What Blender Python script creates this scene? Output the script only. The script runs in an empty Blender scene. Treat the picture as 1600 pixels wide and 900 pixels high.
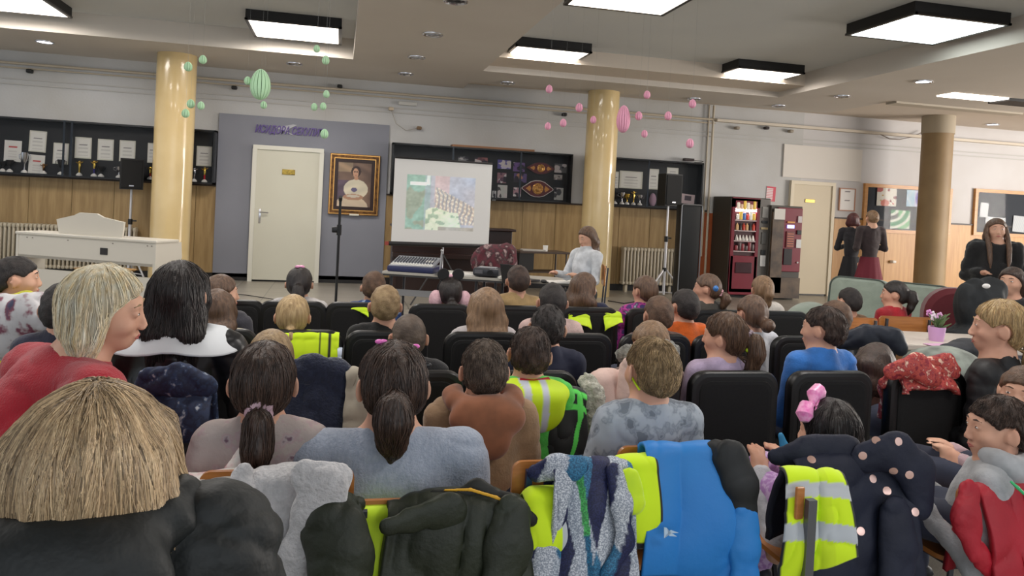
import bpy, bmesh, math, random
import numpy as np
from math import sin, cos, radians as R, pi
from mathutils import Vector, Matrix
from mathutils.bvhtree import BVHTree

# ---------------------------------------------------------------- camera
F_PX, Y0 = 1190.0, 341.0
YAW, PITCH, ROLL, CAM_H = R(12.8), R(1.0), R(2.9), 1.5
fw = Vector((sin(YAW)*cos(PITCH), cos(YAW)*cos(PITCH), -sin(PITCH)))
r0 = Vector((cos(YAW), -sin(YAW), 0)); u0 = r0.cross(fw)
rt = r0*cos(ROLL) + u0*sin(ROLL); up = u0*cos(ROLL) - r0*sin(ROLL)
CAM = Vector((0, 0, CAM_H))
scene = bpy.context.scene
cd = bpy.data.cameras.new('camera'); cam = bpy.data.objects.new('camera', cd); scene.collection.objects.link(cam)
cam.matrix_world = Matrix(((rt.x, up.x, -fw.x, 0), (rt.y, up.y, -fw.y, 0), (rt.z, up.z, -fw.z, CAM_H), (0, 0, 0, 1)))
cd.sensor_width = 36; cd.lens = F_PX*36/1600; cd.shift_y = (Y0-450)/1600; cd.clip_start = 0.05; cd.clip_end = 100
scene.camera = cam
# ---------------------------------------------------------------- world, exposure
world = bpy.data.worlds.new('world'); scene.world = world; world.use_nodes = True
bg = world.node_tree.nodes['Background']; bg.inputs[0].default_value = (0.86, 0.93, 1.0, 1); bg.inputs[1].default_value = 0.72
vs = scene.view_settings; vs.view_transform = 'Standard'; vs.look = 'None'; vs.gamma = 1; vs.exposure = 0.22; vs.use_curve_mapping = False
LAMP = 5.0      # strength of the ceiling panels
def area(name, loc, target, sx, sy, power, col):
    l = bpy.data.lights.new(name, 'AREA'); l.shape = 'RECTANGLE'; l.size = sx; l.size_y = sy; l.energy = power; l.color = col
    o = bpy.data.objects.new(name, l); scene.collection.objects.link(o); o.location = loc
    o.rotation_euler = (Vector(target)-Vector(loc)).to_track_quat('-Z', 'Y').to_euler(); return o
area('window_daylight_right', (17.5, 6.5, 1.9), (6, 11.5, 1.4), 5, 2.4, 800, (1.0, 0.93, 0.86))
area('window_daylight_rear', (0.5, -5.0, 2.4), (1.5, 5, 0.9), 9, 2.0, 70, (0.9, 0.95, 1.0))

def ray(px, py): return fw + rt*((px-800)/F_PX) - up*((py-Y0)/F_PX)
def at(px, py, d): return CAM + ray(px, py)*d
def at_y(px, py, Y): r = ray(px, py); return CAM + r*(Y/r.y)
def at_z(px, py, z): r = ray(px, py); return CAM + r*((z-CAM_H)/r.z)

# ---------------------------------------------------------------- scene helpers
COL = scene.collection
def srgb(c):
    if isinstance(c, str): c = tuple(int(c[i:i+2], 16) for i in (0, 2, 4))
    return tuple((v/255/12.92 if v/255 <= .04045 else ((v/255+.055)/1.055)**2.4) for v in c[:3]) + (1,)
MATS = {}
def mat(c, rough=.7, metal=0., key=None, c2=None, scale=8., stretch=(1, 1, 1), lo=.35, hi=.65, bump=0., bscale=60., bstretch=(1, 1, 1), emis=0., spec=.5, sheen=0., alpha=1., trans=0., vcol=False, pattern='noise', detail=3., coat=0.):
    k = (str(c), rough, metal, key, str(c2), scale, stretch, lo, hi, bump, bscale, bstretch, emis, spec, sheen, alpha, trans, vcol, pattern, detail, coat)
    if k in MATS: return MATS[k]
    m = bpy.data.materials.new('mat'); m.use_nodes = True; nt = m.node_tree; N = nt.nodes; L = nt.links
    b = N['Principled BSDF']; b.inputs['Roughness'].default_value = rough; b.inputs['Metallic'].default_value = metal
    b.inputs['Specular IOR Level'].default_value = spec; b.inputs['Sheen Weight'].default_value = sheen; b.inputs['Coat Weight'].default_value = coat
    b.inputs['Alpha'].default_value = alpha; b.inputs['Transmission Weight'].default_value = trans
    b.inputs['Base Color'].default_value = srgb(c)
    out = None
    if vcol:
        a = N.new('ShaderNodeAttribute'); a.attribute_name = 'Col'; out = a.outputs['Color']
    if c2 is not None:
        tc = N.new('ShaderNodeTexCoord'); mp = N.new('ShaderNodeMapping'); mp.inputs['Scale'].default_value = stretch
        L.new(tc.outputs['Object'], mp.inputs[0])
        if pattern == 'noise':
            t = N.new('ShaderNodeTexNoise'); t.inputs['Scale'].default_value = scale; t.inputs['Detail'].default_value = detail; src = t.outputs['Fac']
        elif pattern == 'dots':
            t = N.new('ShaderNodeTexVoronoi'); t.inputs['Scale'].default_value = scale; src = t.outputs['Distance']
        elif pattern == 'cells':
            t = N.new('ShaderNodeTexVoronoi'); t.inputs['Scale'].default_value = scale; sx = N.new('ShaderNodeSeparateColor'); L.new(t.outputs['Color'], sx.inputs[0]); src = sx.outputs[0]
        elif pattern == 'wave':
            t = N.new('ShaderNodeTexWave'); t.inputs['Scale'].default_value = scale; t.inputs['Distortion'].default_value = detail; src = t.outputs['Fac']
        L.new(mp.outputs[0], t.inputs['Vector'])
        rp = N.new('ShaderNodeValToRGB'); rp.color_ramp.elements[0].position = lo; rp.color_ramp.elements[1].position = hi
        cols = c2 if isinstance(c2, list) else [c2]
        rp.color_ramp.elements[0].color = srgb(c); rp.color_ramp.elements[1].color = srgb(cols[-1])
        for i, cc in enumerate(cols[:-1]):
            e = rp.color_ramp.elements.new(lo + (hi-lo)*(i+1)/len(cols)); e.color = srgb(cc)
        L.new(src, rp.inputs[0])
        if out is not None:
            mx = N.new('ShaderNodeMix'); mx.data_type = 'RGBA'; mx.blend_type = 'MULTIPLY'; mx.inputs[0].default_value = 1
            L.new(out, mx.inputs[6]); L.new(rp.outputs[0], mx.inputs[7]); out = mx.outputs[2]
        else: out = rp.outputs[0]
    if out is not None: L.new(out, b.inputs['Base Color'])
    if bump:
        tc = N.new('ShaderNodeTexCoord'); mp = N.new('ShaderNodeMapping'); mp.inputs['Scale'].default_value = bstretch; L.new(tc.outputs['Object'], mp.inputs[0])
        t = N.new('ShaderNodeTexNoise'); t.inputs['Scale'].default_value = bscale; t.inputs['Detail'].default_value = 4; L.new(mp.outputs[0], t.inputs['Vector'])
        bp = N.new('ShaderNodeBump'); bp.inputs['Strength'].default_value = bump; bp.inputs['Distance'].default_value = .01
        L.new(t.outputs['Fac'], bp.inputs['Height']); L.new(bp.outputs[0], b.inputs['Normal'])
    if emis:
        b.inputs['Emission Strength'].default_value = emis
        if out is not None: L.new(out, b.inputs['Emission Color'])
        else: b.inputs['Emission Color'].default_value = srgb(c)
    MATS[k] = m; return m

def tag(o, label=None, cat=None, group=None, kind=None):
    if label: o['label'] = label
    if cat: o['category'] = cat
    if group: o['group'] = group
    if kind: o['kind'] = kind
    return o
def thing(name, label, cat, loc=(0, 0, 0), rz=0., group=None):
    o = bpy.data.objects.new(name, None); COL.objects.link(o); o.location = loc; o.rotation_euler = (0, 0, rz); o.empty_display_size = .1
    return tag(o, label, cat, group)
def link(name, me, m, parent=None, smooth=True, loc=None):
    o = bpy.data.objects.new(name, me); COL.objects.link(o)
    for x in (m if isinstance(m, (list, tuple)) else [m]): me.materials.append(x)
    if smooth: me.polygons.foreach_set('use_smooth', [True]*len(me.polygons))
    if parent: o.parent = parent
    if loc: o.location = loc
    return o
def copy_tree(o, parent=None):
    c = o.copy(); COL.objects.link(c); c.parent = parent
    for ch in list(o.children): copy_tree(ch, c)
    return c

class MB:
    """collects shapes into one mesh"""
    def __init__(s): s.v = []; s.f = []; s.mi = []; s.c = []; s.cur = 0; s.col = None
    def add(s, vs_, fs, M=None):
        n = len(s.v)
        for v in vs_:
            v = Vector(v); s.v.append(M @ v if M else v); s.c.append(s.col or (1, 1, 1))
        for f in fs: s.f.append([i+n for i in f]); s.mi.append(s.cur)
        return s
    def box(s, c, d, M=None, bev=0.):
        x, y, z = d[0]/2, d[1]/2, d[2]/2
        if bev > 0:
            bm = bmesh.new(); bmesh.ops.create_cube(bm, size=1)
            for v in bm.verts: v.co = Vector((v.co.x*d[0], v.co.y*d[1], v.co.z*d[2]))
            bmesh.ops.bevel(bm, geom=list(bm.edges), offset=min(bev, .49*min(d)), segments=2, affect='EDGES', profile=.5)
            bm.verts.index_update()
            vs_ = [v.co+Vector(c) for v in bm.verts]; fs = [[v.index for v in f.verts] for f in bm.faces]; bm.free()
            return s.add(vs_, fs, M)
        vs_ = [(c[0]+a*x, c[1]+b*y, c[2]+e*z) for a in (-1, 1) for b in (-1, 1) for e in (-1, 1)]
        return s.add(vs_, [(0, 1, 3, 2), (4, 6, 7, 5), (0, 4, 5, 1), (2, 3, 7, 6), (0, 2, 6, 4), (1, 5, 7, 3)], M)
    def tube(s, pts, r, n=8, cap=True, M=None, closed=False):
        pts = [Vector(p) for p in pts]; rr = r if isinstance(r, (list, tuple)) else [r]*len(pts)
        vs_ = []; fs = []; prev = None; k = len(pts)
        for i, p in enumerate(pts):
            if closed: t = (pts[(i+1) % k]-pts[i-1])
            else: t = (pts[min(i+1, k-1)]-pts[max(i-1, 0)])
            t = t.normalized() if t.length > 1e-9 else Vector((0, 0, 1))
            if prev is None: a = t.orthogonal().normalized()
            else:
                a = prev - t*prev.dot(t); a = a.normalized() if a.length > 1e-6 else t.orthogonal().normalized()
            prev = a; b = t.cross(a)
            for j in range(n): vs_.append(p + (a*cos(2*pi*j/n)+b*sin(2*pi*j/n))*rr[i])
        for i in range(k if closed else k-1):
            i2 = (i+1) % k
            for j in range(n): fs.append((i*n+j, i*n+(j+1) % n, i2*n+(j+1) % n, i2*n+j))
        if cap and not closed: fs.append(tuple(range(n))[::-1]); fs.append(tuple((k-1)*n+j for j in range(n)))
        return s.add(vs_, fs, M)
    def lathe(s, prof, n=20, M=None, sx=1., sy=1.):
        vs_ = []; fs = []; k = len(prof)
        for (r, z) in prof:
            for j in range(n): vs_.append((r*cos(2*pi*j/n)*sx, r*sin(2*pi*j/n)*sy, z))
        for i in range(k-1):
            for j in range(n): fs.append((i*n+j, i*n+(j+1) % n, (i+1)*n+(j+1) % n, (i+1)*n+j))
        fs.append(tuple(range(n))[::-1]); fs.append(tuple((k-1)*n+j for j in range(n)))
        return s.add(vs_, fs, M)
    def ball(s, c, r, M=None, n=16, m=10):
        if not isinstance(r, (list, tuple)): r = (r, r, r)
        vs_ = []; fs = []
        for i in range(m+1):
            th = pi*i/m
            for j in range(n): vs_.append((c[0]+r[0]*sin(th)*cos(2*pi*j/n), c[1]+r[1]*sin(th)*sin(2*pi*j/n), c[2]-r[2]*cos(th)))
        for i in range(m):
            for j in range(n): fs.append((i*n+j, i*n+(j+1) % n, (i+1)*n+(j+1) % n, (i+1)*n+j))
        return s.add(vs_, fs, M)
    def prism(s, poly, h0, h1, M=None):
        n = len(poly); vs_ = [(p[0], p[1], h0) for p in poly]+[(p[0], p[1], h1) for p in poly]
        fs = [tuple(range(n))[::-1], tuple(n+i for i in range(n))]+[(i, (i+1) % n, n+(i+1) % n, n+i) for i in range(n)]
        return s.add(vs_, fs, M)
    def mesh(s):
        me = bpy.data.meshes.new('m'); me.from_pydata([tuple(v) for v in s.v], [], s.f)
        me.polygons.foreach_set('material_index', s.mi)
        if s.col is not None:
            a = me.color_attributes.new('Col', 'FLOAT_COLOR', 'POINT')
            a.data.foreach_set('color', np.array([srgb(c) if max(c) > 1 else tuple(c)+(1,) for c in s.c], dtype=np.float32).ravel())
        me.update(); return me
    def build(s, name, m, parent=None, smooth=False, loc=None):
        me = s.mesh(); o = link(name, me, m, parent, False, loc)
        if smooth:
            me.polygons.foreach_set('use_smooth', [True]*len(me.polygons))
            try: me.set_sharp_from_angle(angle=R(40))
            except Exception: pass
        return o
def struct(name, mb, m, smooth=False, parent=None):
    o = mb.build(name, m, parent, smooth); o['kind'] = 'structure'; return o
def RZ(a): return Matrix.Rotation(a, 4, 'Z')
def TR(x, y=None, z=None): return Matrix.Translation(Vector(x) if y is None else Vector((x, y, z)))
WY = 13.5
# ================================================================ ROOM
wall_m = mat((196, 196, 196), .8, c2=(184, 182, 178), scale=.8, bump=.15, bscale=30)
cream_m = mat((214, 204, 188), .8, c2=(205, 194, 178), scale=.7)
dado_m = mat((160, 134, 92), .45, c2=(140, 114, 74), scale=3, stretch=(6, 1, .6), bump=.05)
dado_r = mat((196, 150, 92), .45, c2=(182, 134, 78), scale=3, stretch=(6, 1, .6))
ceil_m = mat((206, 199, 190), .85, c2=(198, 190, 180), scale=.5)
cup_m = mat((206, 208, 206), .85, c2=(198, 200, 200), scale=.5)
black_m = mat((16, 14, 14), .6)
trim_m = mat((46, 34, 26), .5)
# floor: stone tiles with specks
fm = mat((172, 166, 155), .32, c2=[(140, 134, 124), (188, 182, 170)], scale=160, lo=.3, hi=.7, spec=.5)
nt = fm.node_tree; N = nt.nodes; L = nt.links
tc = N.new('ShaderNodeTexCoord'); bk = N.new('ShaderNodeTexBrick'); bk.offset = 0; bk.inputs['Scale'].default_value = 1
bk.inputs['Brick Width'].default_value = .5; bk.inputs['Row Height'].default_value = .5; bk.inputs['Mortar Size'].default_value = .006
bk.inputs['Color1'].default_value = (1, 1, 1, 1); bk.inputs['Color2'].default_value = (.82, .82, .8, 1); bk.inputs['Mortar'].default_value = (.35, .35, .35, 1)
L.new(tc.outputs['Object'], bk.inputs['Vector']); mx = N.new('ShaderNodeMix'); mx.data_type = 'RGBA'; mx.blend_type = 'MULTIPLY'; mx.inputs[0].default_value = 1
b = N['Principled BSDF']; src = b.inputs['Base Color'].links[0].from_socket; L.new(src, mx.inputs[6]); L.new(bk.outputs['Color'], mx.inputs[7]); L.new(mx.outputs[2], b.inputs['Base Color'])
struct('floor', MB().box((5, 5, -.05), (30, 18, .1)), fm)
w = MB().box((-2.4, WY+.1, 2.0), (22.6, .2, 4.0)); struct('wall_back', w, wall_m)
w = MB().box((14.9, WY+.1, 2.0), (12, .2, 4.0)); struct('wall_back_right', w, mat((206, 204, 204), .8, c2=(196, 192, 190), scale=.8))
# pale pier beside the right door
XA = at_y(1226, 300, WY).x; XB = at_y(1345, 300, WY).x
def wallbox(mb, px0, py0, px1, py1, th, off=0.):
    """box on the back wall whose face spans these wall points"""
    a = at_y(px0, py0, WY-off-th); c = at_y(px1, py1, WY-off-th)
    x0, x1 = min(a.x, c.x), max(a.x, c.x); z0, z1 = min(a.z, c.z), max(a.z, c.z)
    mb.box(((x0+x1)/2, WY-off-th/2, (z0+z1)/2), (x1-x0, th, z1-z0)); return x0, x1, z0, z1
def X(px, py=300, Y=WY): return at_y(px, py, Y).x
def Z(px, py, Y=WY): return at_y(px, py, Y).z
# dado
DZ = 1.56
mb = MB(); mb2 = MB(); gap = mb
x = -11.0; xs = []
while x < X(1105):
    xe = min(x+.62, X(1105)); mb.box(((x+xe)/2-.004, WY-.0125, DZ/2+.05), (xe-x-.012, .025, DZ-.1)); x = xe
struct('trim_1', mb, dado_m)
mb = MB(); mb.box(((-11+X(1105))/2, WY-.006, DZ/2+.05), (X(1105)+11, .01, DZ-.1)); struct('trim_2', mb, mat((150, 128, 86), .5))
mb = MB(); x = X(1305)
while x < 20: mb.box((x+.6, WY-.0125, DZ/2), (1.19, .025, DZ)); x += 1.2
struct('trim_3', mb, dado_r)
struct('trim_4', MB().box(((-11+X(1105))/2, WY-.02, DZ+.012), (X(1105)+11, .045, .03)).box(((X(1305)+20)/2, WY-.02, DZ+.012), (20-X(1305), .045, .03)), trim_m)
struct('baseboard_back', MB().box((4.5, WY-.02, .06), (31, .05, .12)), mat((30, 28, 28), .4))
# red-brown wood beside the pipes
# grey painted panel
mb = MB(); gx0, gx1 = X(338), X(603.5); mb.box(((gx0+gx1)/2, WY-.02, 1.42), (gx1-gx0, .05, 2.72)); struct('trim_5', mb, mat((136, 138, 148), .7, c2=(128, 130, 140), scale=.7))
GF = .047
# ceiling
ZS, ZU, ZO = 3.53, 3.83, 3.62
def slab(mb, x0, x1, y0, y1, z0, z1): mb.box(((x0+x1)/2, (y0+y1)/2, (z0+z1)/2), (x1-x0, y1-y0, z1-z0))
mb = MB()
slab(mb, -12, .1, 11.55, WY, ZS, 4.1); slab(mb, .1, 2.05, -4, WY, ZS, 4.1); slab(mb, 2.05, 7.1, 11.55, 12.75, ZS, 4.1)
slab(mb, 7.1, 8.85, -4, 12.75, ZS, 4.1); slab(mb, 8.85, 18, -4, 10.9, ZS, 4.1)
struct('ceiling', mb, ceil_m)
mb = MB(); slab(mb, -12, 7.1, -4, 11.6, ZU, 4.2); struct('ceiling_recess', mb, cup_m)
mb = MB(); slab(mb, 2.0, 20, 10.8, WY+.1, ZO, 4.15); struct('ceiling_outer', mb, mat((208, 196, 182), .85))
# beam edge at pillar and black panel standing in for the dark void
mb = MB(); slab(mb, 8.87, 11.4, 10.9, 11.15, ZS-.03, ZS+.1); slab(mb, 11.4, 18, 10.2, 10.5, ZS-.05, ZS+.02); struct('ceiling_beam', mb, mat((186, 176, 160), .8))
p = at_z(1532, 164, 3.45)
mb = MB().prism([(12.4, 10.95), (18, 10.3), (18, 11.8), (15.6, 12.3)], 3.40, 3.5); struct('ceiling_void_panel', mb, black_m)
# ---- pillars
pil_m = mat((214, 190, 140), .22, c2=(206, 180, 128), scale=2, bump=.12, bscale=9, bstretch=(1, 1, .5), coat=.5)
for i, (px_, r_, lab) in enumerate([(267, .285, 'glossy cream pillar left of the grey painted wall panel'), (934, .275, 'glossy cream pillar standing just behind the seated presenter'), (1458, .275, 'tan pillar standing behind the pale sofa')]):
    c = at_y(px_, 330, 12.55)
    mb = MB().lathe([(r_, 0), (r_, ZS if i < 2 else 3.28)], 40)
    if i == 2: mb.cur = 1; mb.lathe([(r_+.015, 3.28), (r_+.02, 3.7)], 40)
    o = mb.build('pillar', [pil_m if i < 2 else mat((152, 128, 92), .6, c2=(140, 116, 82), scale=2), mat((170, 158, 138), .8)], None, True, (c.x, 12.55, 0)); tag(o, lab, 'pillar')
# ---- pipes along wall
beige = mat((190, 178, 158), .4)
z1 = Z(600, 147, WY-.05)
mb = MB().tube([(-11, WY-.06, z1+.02), (X(1110), WY-.06, z1+.02)], .022, 10).tube([(-11, WY-.05, z1-.05), (X(1110), WY-.05, z1-.05)], .012, 8)
o = mb.build('heating_pipe', beige, None, True); tag(o, 'beige horizontal heating pipe running under the ceiling along the wall', 'pipe')
for k, (pa, pb) in enumerate([((1112, 170), (1098, 460)), ((1105, 200), (1090, 400))]):
    x_ = X(1106-7*k, 300); o = MB().tube([(x_, WY-.06, 3.6), (x_, WY-.06, .02 if k == 0 else .7)], .022 if k == 0 else .014, 10).build('vertical_pipe', beige, None, True)
    tag(o, ['thick beige vertical pipe beside the grey vending machine', 'thin beige vertical pipe, left of the thicker one'][k], 'pipe')
mb = MB()
for z_ in (z1-.22, z1-.30): mb.box((3, WY-.012, z_), (28, .02, .02))
for z_ in (z1-.22, z1-.30): pass
o = mb.build('cable_trunking', mat((186, 184, 180), .6)); tag(o, 'thin white cable trunking lines along upper back wall', 'trunking')
o = MB().box(((X(1110)+20)/2, WY-.065, 3.32), (20-X(1110), .12, .05)).build('duct_ledge', cream_m); tag(o, 'cream ledge along the upper wall above the vending machines', 'ledge')
# ---- ceiling lamps
panel_m = mat((255, 244, 232), .6, emis=LAMP); panel_c = mat((236, 250, 250), .6, emis=LAMP)
LP = [(-4.2, 10.75, 1.2, 'square ceiling lamp at the far left, cut by the photo edge'), (-.68, 10.85, 1.2, 'square ceiling lamp with black sides above the grey wall panel'), (2.82, 10.85, 1.1, 'square ceiling lamp with black sides straight above the projection area'), (6.2, 10.85, 1.1, 'square black-sided ceiling lamp above the vending machines'), (2.85, 7.45, 1.15, 'large ceiling lamp cut off by the top edge of the photo'), (6.33, 7.4, 1.2, 'large bright ceiling lamp with bluish white panel at the right')]
for i, (x, y, s_, lab) in enumerate(LP):
    t = thing('ceiling_lamp', lab, 'ceiling lamp', (x, y, ZU))
    MB().box((0, 0, -.06), (s_, 1.1, .12)).build('housing', black_m, t)
    mb = MB(); 
    for a in (-1, 1): mb.box((a*(s_/2-.012), 0, -.125), (.04, 1.12, .025)).box((0, a*.54, -.125), (s_, .04, .025))
    mb.build('rim', mat((24, 20, 18), .3), t)
    MB().box((0, 0, -.125), (s_-.08, 1.02, .02)).build('diffuser', panel_c if i == 5 else panel_m, t)
for (x, y) in [(-4.2, 10.75), (-.68, 10.85), (2.82, 10.85), (6.2, 10.85), (-.68, 7.4), (-4.2, 7.4), (-.68, 3.4), (2.85, 3.4), (6.3, 3.4), (-4.2, 3.4), (2.85, -.4)]:
    area('ceiling_panel_light', (x, y, ZU-.2), (x, y, 0), 1.1, 1.0, 44, (1, .95, .9))  # boost for the far lamps, plus unseen lamps added for lighting
# far right ceiling panel partly hidden
pa = at_z(1490, 148, ZS)
t = thing('ceiling_lamp', 'narrow bright ceiling panel beside the top of the right pillar', 'ceiling lamp', (pa.x+.35, pa.y, ZS))
MB().box((0, 0, -.005), (1.0, .34, .03)).build('diffuser', panel_m, t); MB().box((.85, .02, -.02), (.7, .4, .05)).build('housing', black_m, t)
# ---- downlights
chrome = mat((210, 210, 214), .2, 1.)
for (px, py, z_, lit, lab) in [(712, 1, ZS, 0, 'round recessed downlight at the very top of the beam'), (676, 53, ZS, 0, 'round recessed downlight on the beam, second from the top edge'), (651, 89, ZS, 0, 'round recessed downlight on the beam, third from the top edge'), (634, 115, ZS, 0, 'round recessed downlight on the beam, nearest the wall'), (793, 129, ZS, 0, 'round downlight before the black sided lamp over the screen'), (460, 99, ZS, 0, 'round downlight near the large green paper egg'), (70, 65, ZS, 1, 'lit round downlight at the far left ceiling edge'), (1085, 154, ZS, 0, 'round downlight beside the highest right pink paper egg'), (1316, 150, ZS, 0, 'unlit round downlight between square lamp and right pillar'), (1217, 165, ZS, 0, 'small round downlight over the wall beyond the square lamp'), (1443, 127, ZS, 1, 'lit round downlight just above the right pillar'), (1551, 194, ZO, 1, 'lit round ceiling light right of the tan pillar')]:
    p = at_z(px, py, z_)
    t = thing('downlight', lab, 'downlight', (p.x, p.y, z_), 0, 'round ceiling downlights')
    mb = MB().lathe([(.10, -.012), (.13, -.008), (.135, 0.0)], 24) if False else MB().tube([(.115*cos(a), .115*sin(a), -.006) for a in [2*pi*k/24 for k in range(24)]], .014, 8, closed=True)
    mb.build('ring', chrome, t, True)
    MB().lathe([(.10, -.006), (.10, -.001)], 20).build('lens', mat((240, 246, 255), .3, emis=9 if lit else 0) if lit else mat((120, 120, 126), .15, 1., c2=(240, 240, 245), scale=25, lo=.5, hi=.55), t)
# ---- left door
def mk_door(n, px0, px1, ztop, off, m, frame_m, handle=True):
    x0, x1 = X(px0, 330, WY-off), X(px1, 330, WY-off)
    o = struct('door_%d' % n, MB().box(((x0+x1)/2, WY-off-.03, ztop/2), (x1-x0-.1, .05, ztop-.06)), m)
    fr = MB(); 
    for x in (x0+.03, x1-.03): fr.box((x, WY-off-.035, (ztop-.065)/2), (.07, .09, ztop-.065))
    fr.box(((x0+x1)/2, WY-off-.035, ztop-.03), (x1-x0, .09, .07)); f = fr.build('door_frame', frame_m, o)
    if handle:
        h = MB().box((x0+.15, WY-off-.062, 1.1), (.035, .012, .24), bev=.005).tube([(x0+.15, WY-off-.06, 1.17), (x0+.15, WY-off-.11, 1.17), (x0+.29, WY-off-.11, 1.16)], .01, 8); h.build('door_handle', chrome, o, True)
    return x0, x1
zt = Z(450, 230, WY-.05)
dm = mat((206, 204, 188), .4, c2=(200, 197, 180), scale=.6)
x0, x1 = mk_door(1, 392, 502, zt, GF, dm, mat((216, 214, 202), .4))
pl = MB(); p = at_y(451, 269, WY-.11)
t = tag(MB().box((p.x, WY-GF-.062, p.z), (.21, .012, .09), bev=.004).build('name_plate', mat((190, 160, 80), .25, 1., c2=(90, 70, 30), scale=40, stretch=(1, 1, 4))), 'small brass name plate on the left cream door', 'sign')
zt2 = Z(1268, 284, WY-.05)
mk_door(2, 1231, 1300, zt2, .0, mat((206, 192, 164), .5, c2=(198, 184, 158), scale=.6), mat((212, 200, 176), .5), False)
p = at_y(1266, 314, WY-.07); tag(MB().box((p.x, WY-.062, p.z), (.22, .012, .07), bev=.004).build('name_plate', mat((176, 150, 84), .3, .9)), 'small brass plate on the cream door by the vending machines', 'sign')
mb = MB(); wallbox(mb, 1226, 225, 1345, 284, .03); o = struct('trim_6', mb, mat((216, 210, 202), .8))
# ---- lettering above door
cu = bpy.data.curves.new('t', 'FONT'); cu.body = 'ИСИДОРА СЕКУЛИЋ'; cu.size = .175; cu.extrude = .012; cu.shear = .3; cu.align_x = 'CENTER'; cu.align_y = 'CENTER'; cu.offset = .004
to = bpy.data.objects.new('tmp', cu); COL.objects.link(to); bpy.context.view_layer.update()
me = bpy.data.meshes.new_from_object(to.evaluated_get(bpy.context.evaluated_depsgraph_get())); bpy.data.objects.remove(to)
o = link('wall_lettering', me, mat((92, 70, 140), .4), None, False); p = at_y(453, 205, WY-.06); o.location = (p.x, WY-GF-.014, p.z); o.rotation_euler = (pi/2, 0, 0)
wd = max(v.co.x for v in me.vertices)-min(v.co.x for v in me.vertices); sc_ = (X(507)-X(399))/max(wd, .01); o.scale = (sc_, 1.0, 1)
tag(o, 'purple slanted wall lettering above the left cream door', 'lettering')
mb = MB().prism([(-.25, .02), (.05, .10), (.12, .09), (.0, .03), (-.05, -.03), (.1, -.09), (.02, -.08), (-.1, -.02)], 0, .012, TR(p.x, WY-GF-.001, p.z+.02) @ Matrix.Rotation(pi/2, 4, 'X'))
tag(mb.build('feather_emblem', mat((176, 176, 182), .4)), 'pale grey feather emblem crossing the purple wall lettering', 'emblem')
# ---- portrait
px0 = X(514, 290, WY-.1); px1 = X(592.5, 290, WY-.1); pz1 = Z(553, 241, WY-.1); pz0 = Z(553, 336, WY-.1)
t = thing('portrait_painting', 'gilt framed portrait of a woman in a white blouse', 'painting', ((px0+px1)/2, WY-GF-.03, (pz0+pz1)/2))
Wp, Hp = px1-px0, pz1-pz0
def rect_frame(mb, w, h, t_, d, y=0):
    for a in (-1, 1): mb.box((a*(w-t_)/2, y, 0), (t_, d, h)); mb.box((0, y, a*(h-t_)/2), (w-2*t_, d, t_))
    return mb
gold = mat((128, 88, 44), .35, .5, c2=(78, 50, 24), scale=18, bump=.5, bscale=50); gold2 = mat((206, 156, 90), .25, .9)
rect_frame(MB(), Wp, Hp, .085, .06).build('outer_frame', gold, t)
mb = rect_frame(MB(), Wp-.02, Hp-.02, .015, .075); rect_frame(mb, Wp-.14, Hp-.14, .015, .075); mb.build('gilt_edge', gold2, t)
rect_frame(MB(), Wp-.165, Hp-.165, .06, .05).build('inner_frame', mat((40, 16, 12), .4), t)
def canvas(w, h, nx, nz, fn):
    """flat grid in the XZ plane with vertex colours from fn(u,v), u,v in 0..1"""
    g = MB(); g.col = (1, 1, 1); vs_ = []; fs = []
    for j in range(nz+1):
        for i in range(nx+1): vs_.append(((i/nx-.5)*w, 0, (j/nz-.5)*h))
    for j in range(nz):
        for i in range(nx): a = j*(nx+1)+i; fs.append((a, a+1, a+nx+2, a+nx+1))
    g.add(vs_, fs)
    g.c = [fn(k % (nx+1)/nx, k//(nx+1)/nz) for k in range(len(vs_))]
    return g
def ell(u, v, cx, cy, rx, ry): return ((u-cx)/rx)**2+((v-cy)/ry)**2 < 1
def paint(u, v):
    n = .5+.5*sin(9*u+4*sin(7*v))*cos(6*v+2*u)
    c = (96+30*n, 76+24*n, 66+18*n)
    if v > .78 and u < .45: c = (130+40*n, 112+30*n, 92+20*n)
    if u < .35 and v < .6: c = (80+20*n, 66+16*n, 78+20*n)
    if ell(u, v, .55, .40, .36, .22) : c = (196+20*n, 188+18*n, 168+14*n)
    if v < .22 and ell(u, v, .42, .0, .5, .24): c = (190+22*n, 172+20*n, 150+16*n)
    if ell(u, v, .48, .22, .30, .07): c = (172, 132, 106)
    if ell(u, v, .48, .24, .2, .03): c = (196, 186, 170)
    if ell(u, v, .50, .385, .09, .05): c = (96, 88, 122)
    if ell(u, v, .54, .80, .145, .12): c = (54, 38, 32)
    if ell(u, v, .53, .765, .085, .105): c = (190, 146, 118)
    if ell(u, v, .50, .79, .03, .016) or ell(u, v, .565, .79, .03, .016): c = (70, 50, 44)
    if ell(u, v, .53, .715, .03, .010): c = (150, 76, 66)
    if ell(u, v, .55, .645, .06, .045): c = (180, 136, 108)
    return c
o = canvas(Wp-.28, Hp-.28, 60, 80, paint).build('canvas', mat((255, 255, 255), .35, vcol=True), t); o.location = (0, -.012, 0)
MB().box((.02, -.03, -Hp/2+.005), (.16, .02, .03)).build('caption_plate', mat((220, 215, 200), .3), t)
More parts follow.
